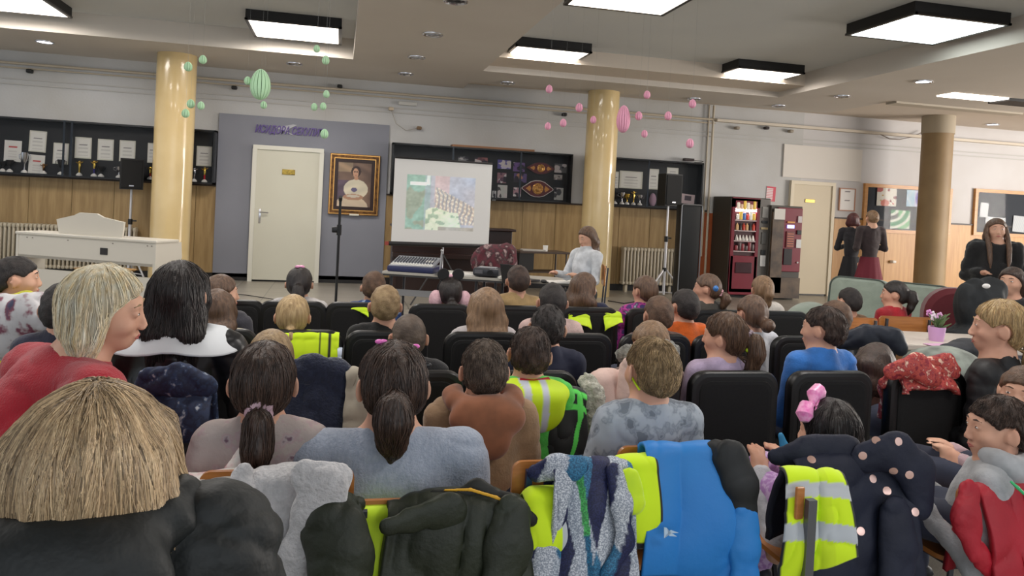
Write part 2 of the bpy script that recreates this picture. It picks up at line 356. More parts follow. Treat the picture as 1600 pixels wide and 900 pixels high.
# ---- display cabinets
glass = mat((16, 18, 22), .05, alpha=.10, spec=.5)
blk = mat((20, 20, 23), .35); inner = mat((17, 18, 22), .6)
CZ0 = 1.585
def cabinet(label, x0, x1, z0, z1, posts, dep=.24):
    t = thing('display_cabinet', label, 'display cabinet', ((x0+x1)/2, WY-.035, z0)); w = x1-x0; h = z1-z0
    MB().box((0, -.012-.03, h/2), (w, .02, h)).build('back_board', inner, t)
    mb = MB().box((0, -dep/2, .015), (w, dep, .03)).box((0, -dep/2, h-.015), (w, dep, .03))
    for s_ in (-1, 1): mb.box((s_*(w/2-.015), -dep/2, h/2), (.03, dep, h))
    mb.build('case', blk, t)
    for q in posts: MB().box((q-(x0+x1)/2, -dep+.004, h/2), (.03, .012, h)).build('sliding_pane_edge', mat((50, 54, 60), .2, .6), t)
    MB().box((0, -dep-.004, h/2), (w-.02, .006, h-.02)).build('glass_front', glass, t)
    return t
zt = Z(170, 196, WY-.24)
LX1 = X(336, 250, WY-.24); RX0 = -9.0
zt = 2.47
cabinet('long black glass trophy cabinet left of the grey wall panel', RX0, LX1, CZ0, zt, [X(100, 240, WY-.24), X(112, 240, WY-.24), -2.5])
cx0, cx1 = X(609, 290), X(893, 280, WY-.24)
cabinet('black glass cabinet behind the projection screen with champion belts', cx0, cx1, CZ0, 2.47, [X(812, 280, WY-.24), X(706, 280, WY-.24)])
dx0, dx1 = X(925, 280, WY-.24), X(1097, 290, WY-.24)
cabinet('black glass trophy cabinet right of the central pillar', dx0, dx1, CZ0, 2.47, [X(1012, 280, WY-.24)])
xx0, xx1 = X(706, 240, WY-.24), X(835, 240, WY-.24)
tag(MB().box(((xx0+xx1)/2, WY-.13, 2.49), (xx1-xx0, .24, .035)).build('wooden_strip', mat((150, 104, 66), .5)), 'thin brown board lying on top of the middle cabinet', 'board')
# papers
def paper(name, label, cat, x, z, w, h, y, tilt=0, fn=None, group=None, m=None, thick=.006):
    def df(u, v):
        c = (226, 224, 218)
        if .06 > u or u > .94 or v < .05 or v > .95: return (206, 204, 190)
        if .62 < v < .67 and .25 < u < .75: return (70, 60, 70)
        if (v*22) % 1 < .35 and .2 < u < .8 and v < .55: return (200, 198, 194)
        return c
    g = canvas(w, h, 22, 28, fn or df); mm = m or mat((255, 255, 255), .5, vcol=True)
    n = len(g.v); g.add([(a*w/2, thick, b_*h/2) for a in (-1, 1) for b_ in (-1, 1)], []); g.c[n:] = [(220, 220, 215)]*4
    k = 22; corners = [0, k, (k+1)*28, (k+1)*28+k]
    g.f += [[n, n+2, n+3, n+1], [corners[0], n, n+1, corners[2]], [corners[1], corners[3], n+3, n+2], [corners[0], corners[1], n+2, n], [corners[2], n+1, n+3, corners[3]]]; g.mi += [0]*5
    o = g.build(name, mm); o.location = (x, y, z); o.rotation_euler = (0, R(tilt), 0); return tag(o, label, cat, group)
def red_doc(u, v):
    if .72 > v > .66 and .25 < u < .75: return (190, 60, 60)
    if (v*20) % 1 < .3 and .25 < u < .75 and v < .6: return (205, 200, 196)
    return (224, 222, 216)
YC = WY-.09
docs = [(20, 236, 27, 33, red_doc, 'white certificate with red heading at the far left of the cabinet', 1), (59, 221, 27, 33, None, 'upper certificate of the stacked pair in the left cabinet', 2), (57, 258, 25, 32, red_doc, 'lower certificate with red heading under another one', 2), (95, 240, 24, 33, None, 'certificate behind the dark footed trophy cup', 1), (130, 231, 26, 33, None, 'certificate above the gold figure trophy, fourth along', 0), (165, 234, 25, 33, None, 'certificate above the two small figure trophies', 0), (199, 236, 25, 33, None, 'certificate directly above the left loudspeaker', 0), (237, 239, 13, 31, None, 'certificate half hidden by the left pillar', 0), (319, 244, 24, 31, None, 'certificate right of the left pillar with a light streak', 0)]
for (px, py, w_, h_, fn, lab, tl) in docs:
    p = at_y(px, py, YC); s_ = (at_y(px+w_/2, py, YC).x-at_y(px-w_/2, py, YC).x); hh = Z(px, py-h_/2, YC)-Z(px, py+h_/2, YC)
    paper('certificate', lab, 'certificate', p.x, p.z, s_, hh, YC, tl, fn, 'certificates in the left cabinet')
for (px, py, w_, h_, fn, lab) in [(962, 281, 9, 26, None, 'narrow document peeking out beside the central pillar'), (986, 281, 36, 27, None, 'wide white document above the silver cups'), (1021, 280, 16, 32, None, 'tall document left of the right loudspeaker'), (1051, 271, 18, 18, None, 'small document behind the top of the right loudspeaker'), (1074, 311, 21, 15, None, 'tilted pink photo card at the cabinet bottom right')]:
    p = at_y(px, py, YC); s_ = (X(px+w_/2, py, YC)-X(px-w_/2, py, YC)); hh = Z(px, py-h_/2, YC)-Z(px, py+h_/2, YC)
    if 'pink' in lab: fn = lambda u, v: (90, 80, 90) if .25 < u < .75 and .35 < v < .85 else (222, 200, 204)
    paper('document', lab, 'document', p.x, p.z, s_, hh, YC-.02 if 'pink' in lab else YC, 4 if 'pink' in lab else 0, fn, 'documents in the right cabinet')
def photo(c1, c2, seed):
    rnd = random.Random(seed); bl = [(rnd.random(), rnd.random(), .1+.2*rnd.random(), rnd.choice([c1, c2, (200, 190, 190), (40, 34, 50)])) for _ in range(9)]
    def f(u, v):
        c = c1
        for (a, b_, r_, cc) in bl:
            if ell(u, v, a, b_, r_, r_): c = cc
        return c
    return f
for i, (px, py, w_, h_, c1, c2, lab) in enumerate([(788, 257, 21, 14, (88, 80, 150), (190, 180, 210), 'purple group photo at the top of the middle cabinet'), (811, 261, 18, 14, (110, 80, 140), (200, 160, 170), 'purple and pink photo beside the white cabinet seam'), (784, 278, 14, 16, (140, 100, 110), (90, 60, 80), 'reddish photo in the middle row beside the screen'), (813, 278, 20, 14, (90, 70, 120), (180, 130, 100), 'dark blue and orange photo crossing the cabinet seam'), (785, 299, 15, 20, (190, 190, 186), (60, 60, 60), 'grey newspaper page at the bottom beside the screen'), (808, 300, 12, 14, (180, 140, 150), (220, 210, 210), 'small pink photo at the bottom of the seam'), (876, 263, 19, 14, (90, 90, 92), (160, 160, 160), 'grey photo at the cabinet top right'), (872, 277, 13, 8, (170, 164, 160), (120, 110, 110), 'small pale photo below the grey one'), (873, 303, 14, 19, (180, 180, 176), (70, 70, 74), 'newspaper clipping with two pictures at the cabinet lower right'), (724, 248, 16, 7, (130, 130, 132), (90, 90, 90), 'grey clipping above the screen edge'), (752, 250, 20, 8, (150, 90, 90), (100, 60, 70), 'reddish photo just above the screen edge'), (772, 306, 6, 16, (190, 190, 190), (40, 40, 40), 'thin clipping peeking out right of the screen')]):
    p = at_y(px, py, YC); s_ = (X(px+w_/2, py, YC)-X(px-w_/2, py, YC)); hh = Z(px, py-h_/2, YC)-Z(px, py+h_/2, YC)
    paper('photograph', lab, 'photograph', p.x, p.z, s_, hh, YC, 0, photo(c1, c2, i), 'pictures in the middle cabinet')
def belt(px, py, w, h, lab, edge):
    p = at_y(px, py, YC-.03); t = thing('champion_belt', lab, 'belt', (p.x, YC-.02, p.z))
    M = Matrix.Rotation(pi/2, 4, 'X')
    n = 24; pts = []
    for k in range(n): a = 2*pi*k/n; c_, s_ = cos(a), sin(a); pts.append((w/2*c_*(1 if abs(c_) < .5 else 1), h/2*s_*(1-.25*abs(c_)**2)))
    poly = [(-w/2, .04*h), (-w*.22, h*.42), (-w*.08, h*.5), (w*.08, h*.5), (w*.22, h*.42), (w/2, .04*h), (w/2, -.04*h), (w*.22, -h*.42), (w*.08, -h*.5), (-w*.08, -h*.5), (-w*.22, -h*.42), (-w/2, -.04*h)]
    MB().prism([(a*1.06, b_*1.08) for a, b_ in poly], 0, .01, M).build('strap', edge, t)
    MB().prism(poly, .0, .018, M).build('leather', mat((92, 30, 34), .5), t)
    MB().lathe([(h*.36, .0), (h*.36, .028), (h*.28, .034), (h*.2, .03), (h*.1, .04), (.001, .042)], 28, M).build('gold_plate', mat((214, 164, 90), .3, .7, c2=(150, 96, 44), scale=30, bump=.6, bscale=60), t)
    for s_ in (-1, 1): MB().prism([(s_*w*.40, 0), (s_*w*.26, h*.2), (s_*w*.22, 0), (s_*w*.26, -h*.2)][::s_], .0, .026, M).build('side_plate', mat((190, 130, 70), .3, .7), t)
belt(840, 295, .56, .28, 'championship belt with white outlined red leather and gold plate', mat((220, 210, 205), .5))
belt(845, 263, .50, .20, 'dimmer gold and brown belt hanging above the other belt', mat((60, 34, 26), .5))
# trophies
def trophy(px, label, h, style, mc, base=(230, 228, 224), Yt=WY-.13):
    p = at_y(px, 290, Yt); t = thing('trophy', label, 'trophy', (p.x, Yt, CZ0+.03), 0, 'trophies in the glass cabinets')
    MB().lathe([(.045, 0), (.045, .02), (.03, .035), (.012, .05)], 16).build('base', mat(base, .3), t, True)
    if style == 'cup':
        MB().lathe([(.010, .05), (.008, h*.45), (.02, h*.5), (.045, h*.75), (.055, h), (.048, h), (.03, h*.7)], 20).build('cup', mc, t, True)
        mb = MB()
        for s_ in (-1, 1): mb.tube([(s_*.04, 0, h*.62), (s_*.075, 0, h*.7), (s_*.08, 0, h*.88), (s_*.05, 0, h*.93)], .005, 6)
        mb.build('handle', mc, t, True)
    else:
        MB().lathe([(.012, .05), (.014, h*.45), (.018, h*.5)], 12).build('column', mat(style, .3, .3) if isinstance(style, tuple) else mc, t, True)
        MB().ball((0, 0, h*.95), .022).tube([(0, 0, h*.5), (.005, 0, h*.72), (0, 0, h*.86)], [.012, .022, .014], 8).tube([(-.05, 0, h*.95), (-.01, 0, h*.8), (.05, 0, h*.98)], .008, 6).build('figure', mc, t, True)
silver = mat((214, 214, 218), .2, 1.); goldm = mat((224, 190, 90), .25, 1.); bronze = mat((150, 110, 70), .3, 1.); dk = mat((60, 58, 58), .3, .8)
for a in [(3, 'dark trophy cut by the left photo edge', .16, 'cup', dk), (14, 'small dark cup with white base at the far left', .19, 'cup', dk), (37, 'large two handled silver and gold cup', .32, 'cup', silver), (67, 'small bronze trophy in front of the lower certificate', .15, 'fig', bronze), (94, 'dark two handled cup on a wide pale foot', .24, 'cup', dk), (123, 'gold figure trophy on a pale base', .23, 'fig', goldm), (146, 'gold dancer trophy with a blue column', .25, (60, 50, 130), goldm), (157, 'small grey cup beside the gold dancer trophy', .17, 'cup', dk), (185, 'small silver cup left of the loudspeaker', .18, 'cup', silver), (234, 'small trophy with red column touching the left pillar', .2, (170, 60, 40), goldm), (303, 'small silver figure trophy just right of the left pillar', .22, 'fig', silver), (319, 'trophy with bright red column and gold figure', .24, (220, 40, 60), goldm), (962, 'small trophy half behind the central pillar', .18, 'cup', dk), (973, 'silver cup, first of four under the wide document', .22, 'cup', silver), (981, 'gold cup between a silver cup and a slim trophy', .2, 'cup', goldm), (991, 'slim gold figure trophy with raised arm', .25, 'fig', goldm), (1001, 'low silver cup, last of four under the wide document', .19, 'cup', silver)]:
    trophy(*a)
p = at_y(1020, 308, WY-.12); tag(MB().ball((0, 0, .11), (.07, .05, .13)).build('fabric_pouch', mat((170, 140, 160), .8), None, True, (p.x, WY-.12, CZ0+.03)), 'mauve soft pouch in the right cabinet beside the loudspeaker', 'pouch')
p = at_y(1075, 252, WY-.1); t = thing('cable_box', 'small dark box with curled cable on top of the right cabinet', 'adapter', (p.x, WY-.12, 2.49)); MB().box((0, 0, .035), (.2, .1, .05), bev=.008).build('body', mat((40, 22, 22), .5), t)
MB().tube([(.1, 0, .03), (.2, 0, .03), (.3, -.02, .02), (.26, -.02, -.0), (.12, 0, .0)], .006, 6).build('cable', mat((30, 28, 28), .5), t)
# ---- small wall fittings
for (px, py, lab, c) in [(46, 111, 'small black sensor knob on the pipe at the far left', (30, 30, 30)), (366, 137, 'small black clip under the pipe above the grey panel', (30, 30, 30)), (531, 135, 'black round sensor on the wall beneath the ceiling', (20, 20, 20)), (882, 179, 'small black clip on the pipe left of the central pillar', (30, 30, 30)), (611, 170, 'beige round wall socket with hanging cable', (200, 184, 160)), (655, 200, 'brown ended cable junction on the wall above the screen', (120, 96, 70)), (1198, 200, 'dark camera mounted on the upper wall ledge', (50, 40, 38)), (1152, 200, 'beige spotlight fitting on the wall ledge, leftmost of three', (150, 138, 122)), (1236, 205, 'beige spotlight fitting on the wall ledge, rightmost of three', (150, 140, 124)), (1396, 409, 'white wall socket above the sofa', (230, 224, 214))]:
    p = at_y(px, py, WY-.07); tag(MB().box((p.x, WY-.06, p.z), (.09, .1, .06), bev=.02).build('wall_fitting', mat(c, .5)), lab, 'fitting')
p0 = at_y(611, 170, WY-.05); p1 = at_y(655, 200, WY-.05)
tag(MB().tube([p0, p0+Vector((.1, 0, -.25)), p0+Vector((.28, 0, -.36)), p1], .008, 6).build('hanging_cable', mat((170, 166, 160), .5), None, True), 'thin grey cable sagging between two wall fittings', 'cable')
p = at_y(637, 162, WY-.05); tag(MB().box((p.x, WY-.04, p.z), (.32, .05, .06), bev=.01).build('cable_channel', mat((200, 198, 192), .5)), 'short white channel box hanging below the heating pipe', 'fitting')
p0 = at_y(1374, 209, WY-.05); tag(MB().tube([at_y(x_, y_, WY-.1) for x_, y_ in [(1374, 209), (1390, 217), (1405, 218), (1425, 214), (1445, 205)]], .01, 6).build('hanging_cable', mat((110, 96, 84), .5), None, True), 'dark cable sagging toward the top of the right pillar', 'cable')
p = at_y(1205, 303, WY-.02)
def redsign(u, v): return (200, 60, 80) if (u > .72 or v > .88 or v < .1 or ((v*9) % 1 < .35)) else (226, 214, 214)
paper('price_sign', 'red and white striped notice above the first vending machine', 'sign', p.x, p.z, .2, .29, WY-.012, 2, redsign)
# framed notice and bulletin boards
def board(label, px0, px1, pyc, zc, h, fn_items, name='bulletin_board'):
    x0, x1 = X(px0, pyc, WY-.06), X(px1, pyc, WY-.06); w = x1-x0
    t = thing(name, label, 'board', ((x0+x1)/2, WY-.03, zc))
    oak = mat((200, 146, 84), .4, c2=(184, 128, 70), scale=6, stretch=(1, 1, 8)); rect_frame(MB(), w, h, .07, .07).build('frame', oak, t)
    MB().box((0, .012, 0), (w-.1, .02, h-.1)).build('back_panel', mat((40, 46, 56), .7), t)
    MB().box((0, -.028, 0), (w-.13, .004, h-.13)).build('glass_front', glass, t)
    return t, x0, x1
zc = (Z(1420, 290, WY-.06)+Z(1420, 366, WY-.06))/2
t, bx0, bx1 = board('wide oak framed board with coloured pictures behind the right pillar', 1350, 1487, 325, zc, .98, None)
def dots(u, v):
    for (a, b_, r_, c) in [(.1, .95, .2, (180, 70, 60)), (.42, .15, .22, (210, 110, 90)), (.6, .9, .07, (150, 50, 60)), (.7, .3, .06, (150, 50, 60)), (.3, .6, .04, (190, 150, 60)), (.95, .5, .1, (130, 50, 60)), (.2, .3, .05, (190, 160, 80)), (.85, .15, .05, (190, 60, 60))]:
        if ell(u, v, a, b_, r_, r_): return c
    return (226, 220, 206)
def green(u, v):
    k = sin(9*((u-.0)**2+(v-1.1)**2)**.5)
    if k > .55: return (40, 140, 84)
    if k < -.6: return (60, 66, 60) if u < .4 else (110, 180, 120)
    return (214, 224, 206)
def blue(u, v):
    if u > .55: return (96, 86, 180) if ell(u, v, .78, .5, .16, .35) else (196, 196, 226)
    return (230, 240, 246) if abs(u*1.4-abs(v-.5)-.1) < .05 else (150, 190, 216)
for (px, py, w, h, fn, lab) in [(1385, 308, .46, .36, dots, 'white picture with red circles on the oak board'), (1406, 343, .46, .38, green, 'green and white wavy picture on the oak board'), (1427, 310, .34, .34, blue, 'pale blue and purple picture next to the pillar')]:
    p = at_y(px, py, WY-.04); paper('picture', lab, 'picture', p.x, p.z, w, h, WY-.052, 0, fn, 'pictures on the oak board')
zc2 = zc-.02
t, b0, b1 = board('oak framed board at the far right edge behind the standing woman', 1523, 1640, 330, Z(1560, 333, WY-.06), .98, None)
for (px, py, w, h, lab) in [(1538, 328, .2, .3, 'blue white sheet on the far right board'), (1555, 352, .5, .34, 'crumpled white paper on the far right board'), (1592, 350, .3, .34, 'pale leaflet at the right photo edge')]:
    p = at_y(px, py, WY-.05); paper('leaflet', lab, 'leaflet', p.x, p.z, w, h, WY-.05, 3, lambda u, v: (206, 214, 222) if (u*5+v*4) % 1 < .6 else (226, 226, 224), 'leaflets on the far right board')
x0, x1 = X(1312, 312, WY-.04), X(1337, 312, WY-.04); zz = Z(1325, 312, WY-.04)
t = thing('framed_notice', 'small framed white notice right of the cream door', 'notice', ((x0+x1)/2, WY-.02, zz)); rect_frame(MB(), x1-x0, .46, .02, .03).build('frame', mat((170, 120, 90), .5), t)
o = canvas(x1-x0-.03, .43, 14, 24, lambda u, v: (60, 40, 50) if (.3 < u < .7 and (.42 < v < .46 or .85 < v < .88)) else (226, 222, 218)).build('sheet', mat((255, 255, 255), .5, vcol=True), t); o.location = (0, -.005, 0)
# ---- radiators
def radiator(label, x0, x1, ztop, n):
    t = thing('radiator', label, 'radiator', ((x0+x1)/2, WY-.16, 0)); w = (x1-x0)/n; rm = mat((176, 166, 146), .45)
    for k in range(n):
        x = (k+.5)*w-(x1-x0)/2
        MB().box((x, 0, .12+(ztop-.12)/2), (w*.62, .16, ztop-.14), bev=.02).box((x, 0, ztop-.05), (w*.9, .17, .07), bev=.02).box((x, 0, .16), (w*.9, .17, .06), bev=.02).build('section', rm, t, True)
    for s_ in (-1, 1): MB().box((s_*((x1-x0)/2-.1), 0, .06), (.05, .1, .12)).build('foot', rm, t)
    return t
radiator('pale ribbed radiator between central pillar and right loudspeaker stand', X(972, 410, WY-.2), X(1056, 410, WY-.2), .84, 16)
radiator('ribbed radiator behind the white piano at the left', X(-10, 400, WY-.2), X(212, 400, WY-.2), .84, 34)
# ---- vending machines
def vend(label, px0, px1, ztop, Yf, style):
    x0, x1 = X(px0, 400, Yf), X(px1, 400, Yf); w = x1-x0; D = WY-.06-Yf
    t = thing('vending_machine', label, 'vending machine', ((x0+x1)/2, Yf, 0)); body = mat((62, 58, 52), .5)
    MB().box((0, D/2, ztop/2+.03), (w, D, ztop-.06), bev=.01).build('cabinet', body, t)
    MB().box((0, .05+D/2, .02), (w-.08, D-.1, .08)).build('plinth', black_m, t)
    red = mat((112, 22, 40), .35)
    if style == 1:
        wd = w*.70; xm = -w/2+wd/2+.01
        rect_frame(MB(), wd, ztop-.12, .06, .05).build('door', red, t).location = (xm, -.02, ztop/2+.05)
        MB().box((xm, -.02, .42), (wd, .05, .72), bev=.01).build('lower_panel', red, t); MB().box((xm, -.02, ztop-.11), (wd, .05, .16)).build('header_panel', red, t)
        MB().box((xm, -.05, .56), (wd*.6, .02, .2), bev=.01).build('pickup_flap', mat((50, 12, 22), .3), t)
        MB().box((xm, .0, 1.28), (wd-.1, .01, 1.0)).build('shelf_back', mat((60, 24, 30), .6), t)
        MB().box((xm, -.012, ztop-.24), (wd-.12, .03, .05)).build('strip_light', mat((255, 236, 230), .5, emis=26), t)
        for k in range(5):
            zz = .86+k*.19; MB().box((xm, -.025, zz), (wd-.1, .04, .02)).build('shelf', mat((190, 170, 170), .3), t)
            cols = [[(120, 30, 40), (60, 40, 40)], [(226, 220, 214), (200, 196, 190)], [(30, 26, 26), (190, 60, 40), (210, 170, 120)], [(210, 60, 50), (70, 110, 180), (226, 190, 80), (226, 226, 220)], [(226, 190, 80), (236, 226, 210), (214, 180, 150)]][k]
            for q in range(6):
                xx = xm-(wd-.16)/2+(q+.5)*(wd-.16)/6; c = cols[(q*7+k) % len(cols)]; hh = .10+.03*((q*5+k) % 3)
                if k == 1: g = MB().lathe([(.028, 0), (.03, .02), (.008, .1)], 10, TR(xx, -.04, zz+.012))
                elif k == 2: g = MB().lathe([(.026, 0), (.026, .09), (.01, .11), (.01, .13)], 12, TR(xx, -.04, zz+.012))
                else: g = MB().box((xx, -.04, zz+.012+hh/2), (.062, .03, hh), bev=.012)
                o = g.build('snack', mat(c, .4), None, True); o.location = t.location
                tag(o, '%s %s pack behind the glass, shelf %s' % (['dull', 'bright'][q % 2], 'snack', ['at the bottom', 'second from bottom', 'in the middle', 'second from top', 'at the top'][k]), 'snack', 'snacks on vending shelf '+['lowest', 'second', 'middle', 'fourth', 'top'][k])
                o['label'] = ['small dark red snack pack on the lowest vending shelf', 'small white triangular snack on the second lowest vending shelf', 'small bottle on the middle vending shelf', 'coloured snack bag on the second highest vending shelf', 'yellow or pale snack bag on the top vending shelf'][k]
        xs_ = w/2-(w-wd)/2-.005
        MB().box((xs_, -.02, ztop/2+.06), (w-wd-.02, .05, ztop-.14), bev=.01).build('control_panel', mat((96, 92, 88), .4, .3), t)
        for (zz, hh, ww, c) in [(1.6, .2, .12, (140, 138, 134)), (1.42, .05, .12, (20, 20, 20)), (1.3, .04, .14, (170, 150, 110)), (1.12, .22, .1, (80, 78, 74)), (.86, .09, .09, (20, 20, 20)), (.7, .2, .11, (200, 200, 200)), (.3, .04, .04, (150, 150, 150))]:
            MB().box((xs_, -.052, zz), (ww, .015, hh), bev=.005).build('panel_fitting', mat(c, .3), t)
    else:
        MB().box((.08*w, -.02, ztop*.64), (w*.78, .05, ztop*.68), bev=.01).build('door', red, t)
        MB().box((-w*.3, -.03, ztop*.5), (w*.36, .05, ztop*.86)).box((0, -.03, .22), (w-.02, .05, .38)).build('coffee_picture_panel', mat((96, 78, 60), .4, c2=(60, 46, 36), scale=5), t)
        MB().box((-w*.28, -.06, ztop-.16), (.22, .006, .2)).build('notice_sheet', mat((200, 196, 190), .6), t)
        for (x_, zz, ww, hh, c, e) in [(.06, ztop-.30, .15, .03, (210, 150, 80), 0), (.06, ztop-.38, .14, .06, (150, 160, 255), 3), (.06, 1.12, .16, .3, (110, 60, 56), 0), (.03, .8, .17, .3, (24, 14, 16), 0), (.24, 1.5, .08, .12, (190, 180, 180), 0), (.24, 1.26, .09, .08, (20, 20, 20), 0), (.24, 1.05, .1, .16, (200, 200, 200), 0), (.24, .7, .03, .03, (200, 200, 200), 0)]:
            MB().box((x_, -.058, zz), (ww, .02, hh), bev=.004).build('panel_fitting', mat(c, .3, emis=e), t)
        mb = MB()
        for k in range(6): mb.box((.06, -.07, 1.0+.045*k), (.13, .01, .012))
        mb.build('selection_buttons', mat((200, 120, 90), .3), t)
vend('tall snack vending machine with lit shelves and red front', 1138, 1199, 1.86, 12.75, 1)
vend('shorter dark red coffee machine right of the snack machine', 1201, 1250, 1.74, 12.65, 2)
# orange wood strip behind pipes
mb = MB(); wallbox(mb, 1091, 332, 1112, 460, .03, .02); tag(mb.build('plywood_board', mat((150, 74, 34), .5)), 'orange brown wooden board behind the vertical pipes', 'board')
# ================================================================ implicit-surface modelling kit
def axis(lo, hi, flo=None, fhi=None, hf=.006, hc=.016):
    if flo is None: return np.arange(lo, hi+hf, hf)
    a = []
    if flo > lo: n = max(1, int(math.ceil((flo-lo)/hc))); a += list(np.linspace(lo, flo, n, endpoint=False))
    n = max(1, int(math.ceil((fhi-flo)/hf))); a += list(np.linspace(flo, fhi, n, endpoint=False))
    if hi > fhi: n = max(1, int(math.ceil((hi-fhi)/hc))); a += list(np.linspace(fhi, hi, n+1))
    else: a.append(fhi)
    return np.array(a)
def surfnet(V, xs, ys, zs):
    S = V < 0; nx, ny, nz = V.shape
    c = np.zeros((nx-1, ny-1, nz-1), np.int32)
    for a in (0, 1):
        for b in (0, 1):
            for e in (0, 1): c += S[a:nx-1+a, b:ny-1+b, e:nz-1+e]
    act = (c > 0) & (c < 8); idx = -np.ones(act.shape, np.int64); I = np.argwhere(act); idx[act] = np.arange(len(I))
    if len(I) == 0: return np.zeros((0, 3)), np.zeros((0, 4), int)
    acc = np.zeros((len(I), 3)); cnt = np.zeros(len(I)); ax = [xs, ys, zs]
    for d in range(3):
        o1, o2 = [k for k in range(3) if k != d]
        for a in (0, 1):
            for b in (0, 1):
                p = I.copy(); p[:, o1] += a; p[:, o2] += b; q = p.copy(); q[:, d] += 1
                v0 = V[p[:, 0], p[:, 1], p[:, 2]]; v1 = V[q[:, 0], q[:, 1], q[:, 2]]; m = (v0 < 0) != (v1 < 0)
                if not m.any(): continue
                t = v0[m]/(v0[m]-v1[m]); P = np.stack([ax[k][p[m][:, k]] for k in range(3)], 1)
                P[:, d] += t*(ax[d][q[m][:, d]]-ax[d][p[m][:, d]]); acc[m] += P; cnt[m] += 1
    verts = acc/cnt[:, None]; quads = []
    for d in range(3):
        o1, o2 = [(1, 2), (2, 0), (0, 1)][d]
        sl0 = [slice(1, -1)]*3; sl0[d] = slice(0, -1); sl1 = list(sl0); sl1[d] = slice(1, None)
        A = S[tuple(sl0)]; B = S[tuple(sl1)]
        for m, fl in ((A & ~B, False), (~A & B, True)):
            E = np.argwhere(m)
            if len(E) == 0: continue
            E = E.copy()
            for k in (o1, o2): E[:, k] += 1
            def g(a, b): q = E.copy(); q[:, o1] -= a; q[:, o2] -= b; return idx[q[:, 0], q[:, 1], q[:, 2]]
            f = np.stack([g(1, 1), g(0, 1), g(0, 0), g(1, 0)], 1)
            quads.append(f[:, ::-1] if fl else f)
    return verts, np.concatenate(quads)
def vnoise(P, s, seed=0):
    """smooth value noise, P (N,3)"""
    Q = P*s+seed*17.31; i = np.floor(Q).astype(np.int64); f = Q-i; f = f*f*(3-2*f)
    def h(a, b, c):
        n = (a*73856093) ^ (b*19349663) ^ (c*83492791); n = (n ^ (n >> 13))*1274126177; n = n ^ (n >> 16)
        return (n & 0xffff)/65535.
    r = 0
    for a in (0, 1):
        for b in (0, 1):
            for c in (0, 1):
                r = r+h(i[:, 0]+a, i[:, 1]+b, i[:, 2]+c)*(f[:, 0] if a else 1-f[:, 0])*(f[:, 1] if b else 1-f[:, 1])*(f[:, 2] if c else 1-f[:, 2])
    return r*2-1
class Field:
    def __init__(s, xs, ys, zs):
        s.xs, s.ys, s.zs = xs, ys, zs; s.V = np.full((len(xs), len(ys), len(zs)), .08)
    def _sl(s, lo, hi):
        r = []
        for a, l, h in zip((s.xs, s.ys, s.zs), lo, hi):
            i = max(0, np.searchsorted(a, l)-1); j = min(len(a), np.searchsorted(a, h)+1); r.append(slice(i, max(j, i+1)))
        return tuple(r)
    def pts(s, sl): return np.meshgrid(s.xs[sl[0]], s.ys[sl[1]], s.zs[sl[2]], indexing='ij')
    def put(s, sl, D, k, op='u'):
        A = s.V[sl]
        if op == 'u': h = np.clip(.5+.5*(A-D)/k, 0, 1); s.V[sl] = A*(1-h)+D*h-k*h*(1-h)
        elif op == 's': h = np.clip(.5-.5*(A+D)/k, 0, 1); s.V[sl] = A*(1-h)+(-D)*h+k*h*(1-h)
        elif op == 'i': h = np.clip(.5-.5*(A-D)/k, 0, 1); s.V[sl] = A*(1-h)+D*h+k*h*(1-h)
    def cone(s, a, b, ra, rb, k=.02, op='u'):
        a = np.array(a, float); b = np.array(b, float); m = max(ra, rb)+k+.02
        sl = s._sl(np.minimum(a, b)-m, np.maximum(a, b)+m); X, Y, Z = s.pts(sl); ab = b-a; L = max(ab@ab, 1e-9)
        t = np.clip(((X-a[0])*ab[0]+(Y-a[1])*ab[1]+(Z-a[2])*ab[2])/L, 0, 1)
        D = np.sqrt((X-a[0]-t*ab[0])**2+(Y-a[1]-t*ab[1])**2+(Z-a[2]-t*ab[2])**2)-(ra+t*(rb-ra)); s.put(sl, D, k, op); return s
    def ell(s, c, r, k=.02, Rm=None, op='u'):
        c = np.array(c, float); r = np.array(r, float); m = max(r)+k+.02
        sl = s._sl(c-m, c+m); X, Y, Z = s.pts(sl); x, y, z = X-c[0], Y-c[1], Z-c[2]
        if Rm is not None: x, y, z = (Rm[0][0]*x+Rm[1][0]*y+Rm[2][0]*z, Rm[0][1]*x+Rm[1][1]*y+Rm[2][1]*z, Rm[0][2]*x+Rm[1][2]*y+Rm[2][2]*z)
        k0 = np.sqrt((x/r[0])**2+(y/r[1])**2+(z/r[2])**2); k1 = np.sqrt((x/r[0]**2)**2+(y/r[1]**2)**2+(z/r[2]**2)**2)
        D = k0*(k0-1)/np.maximum(k1, 1e-6); D = np.where(k0 < 1e-3, -min(r), D); s.put(sl, D, k, op); return s
    def chain(s, pts, rs, k=.02):
        for i in range(len(pts)-1): s.cone(pts[i], pts[i+1], rs[i], rs[i+1], k)
        return s
    def mesh(s, disp=None):
        v, q = surfnet(s.V, s.xs, s.ys, s.zs); me = bpy.data.meshes.new('m')
        if disp is not None and len(v):
            me.from_pydata(v.tolist(), [], q.tolist()); me.update()
            n = np.zeros(len(v)*3); me.vertices.foreach_get('normal', n); n = n.reshape(-1, 3); v2 = v+n*disp(v)[:, None]
            me.vertices.foreach_set('co', v2.ravel()); me.update(); return me
        me.from_pydata(v.tolist(), [], q.tolist()); me.update(); return me
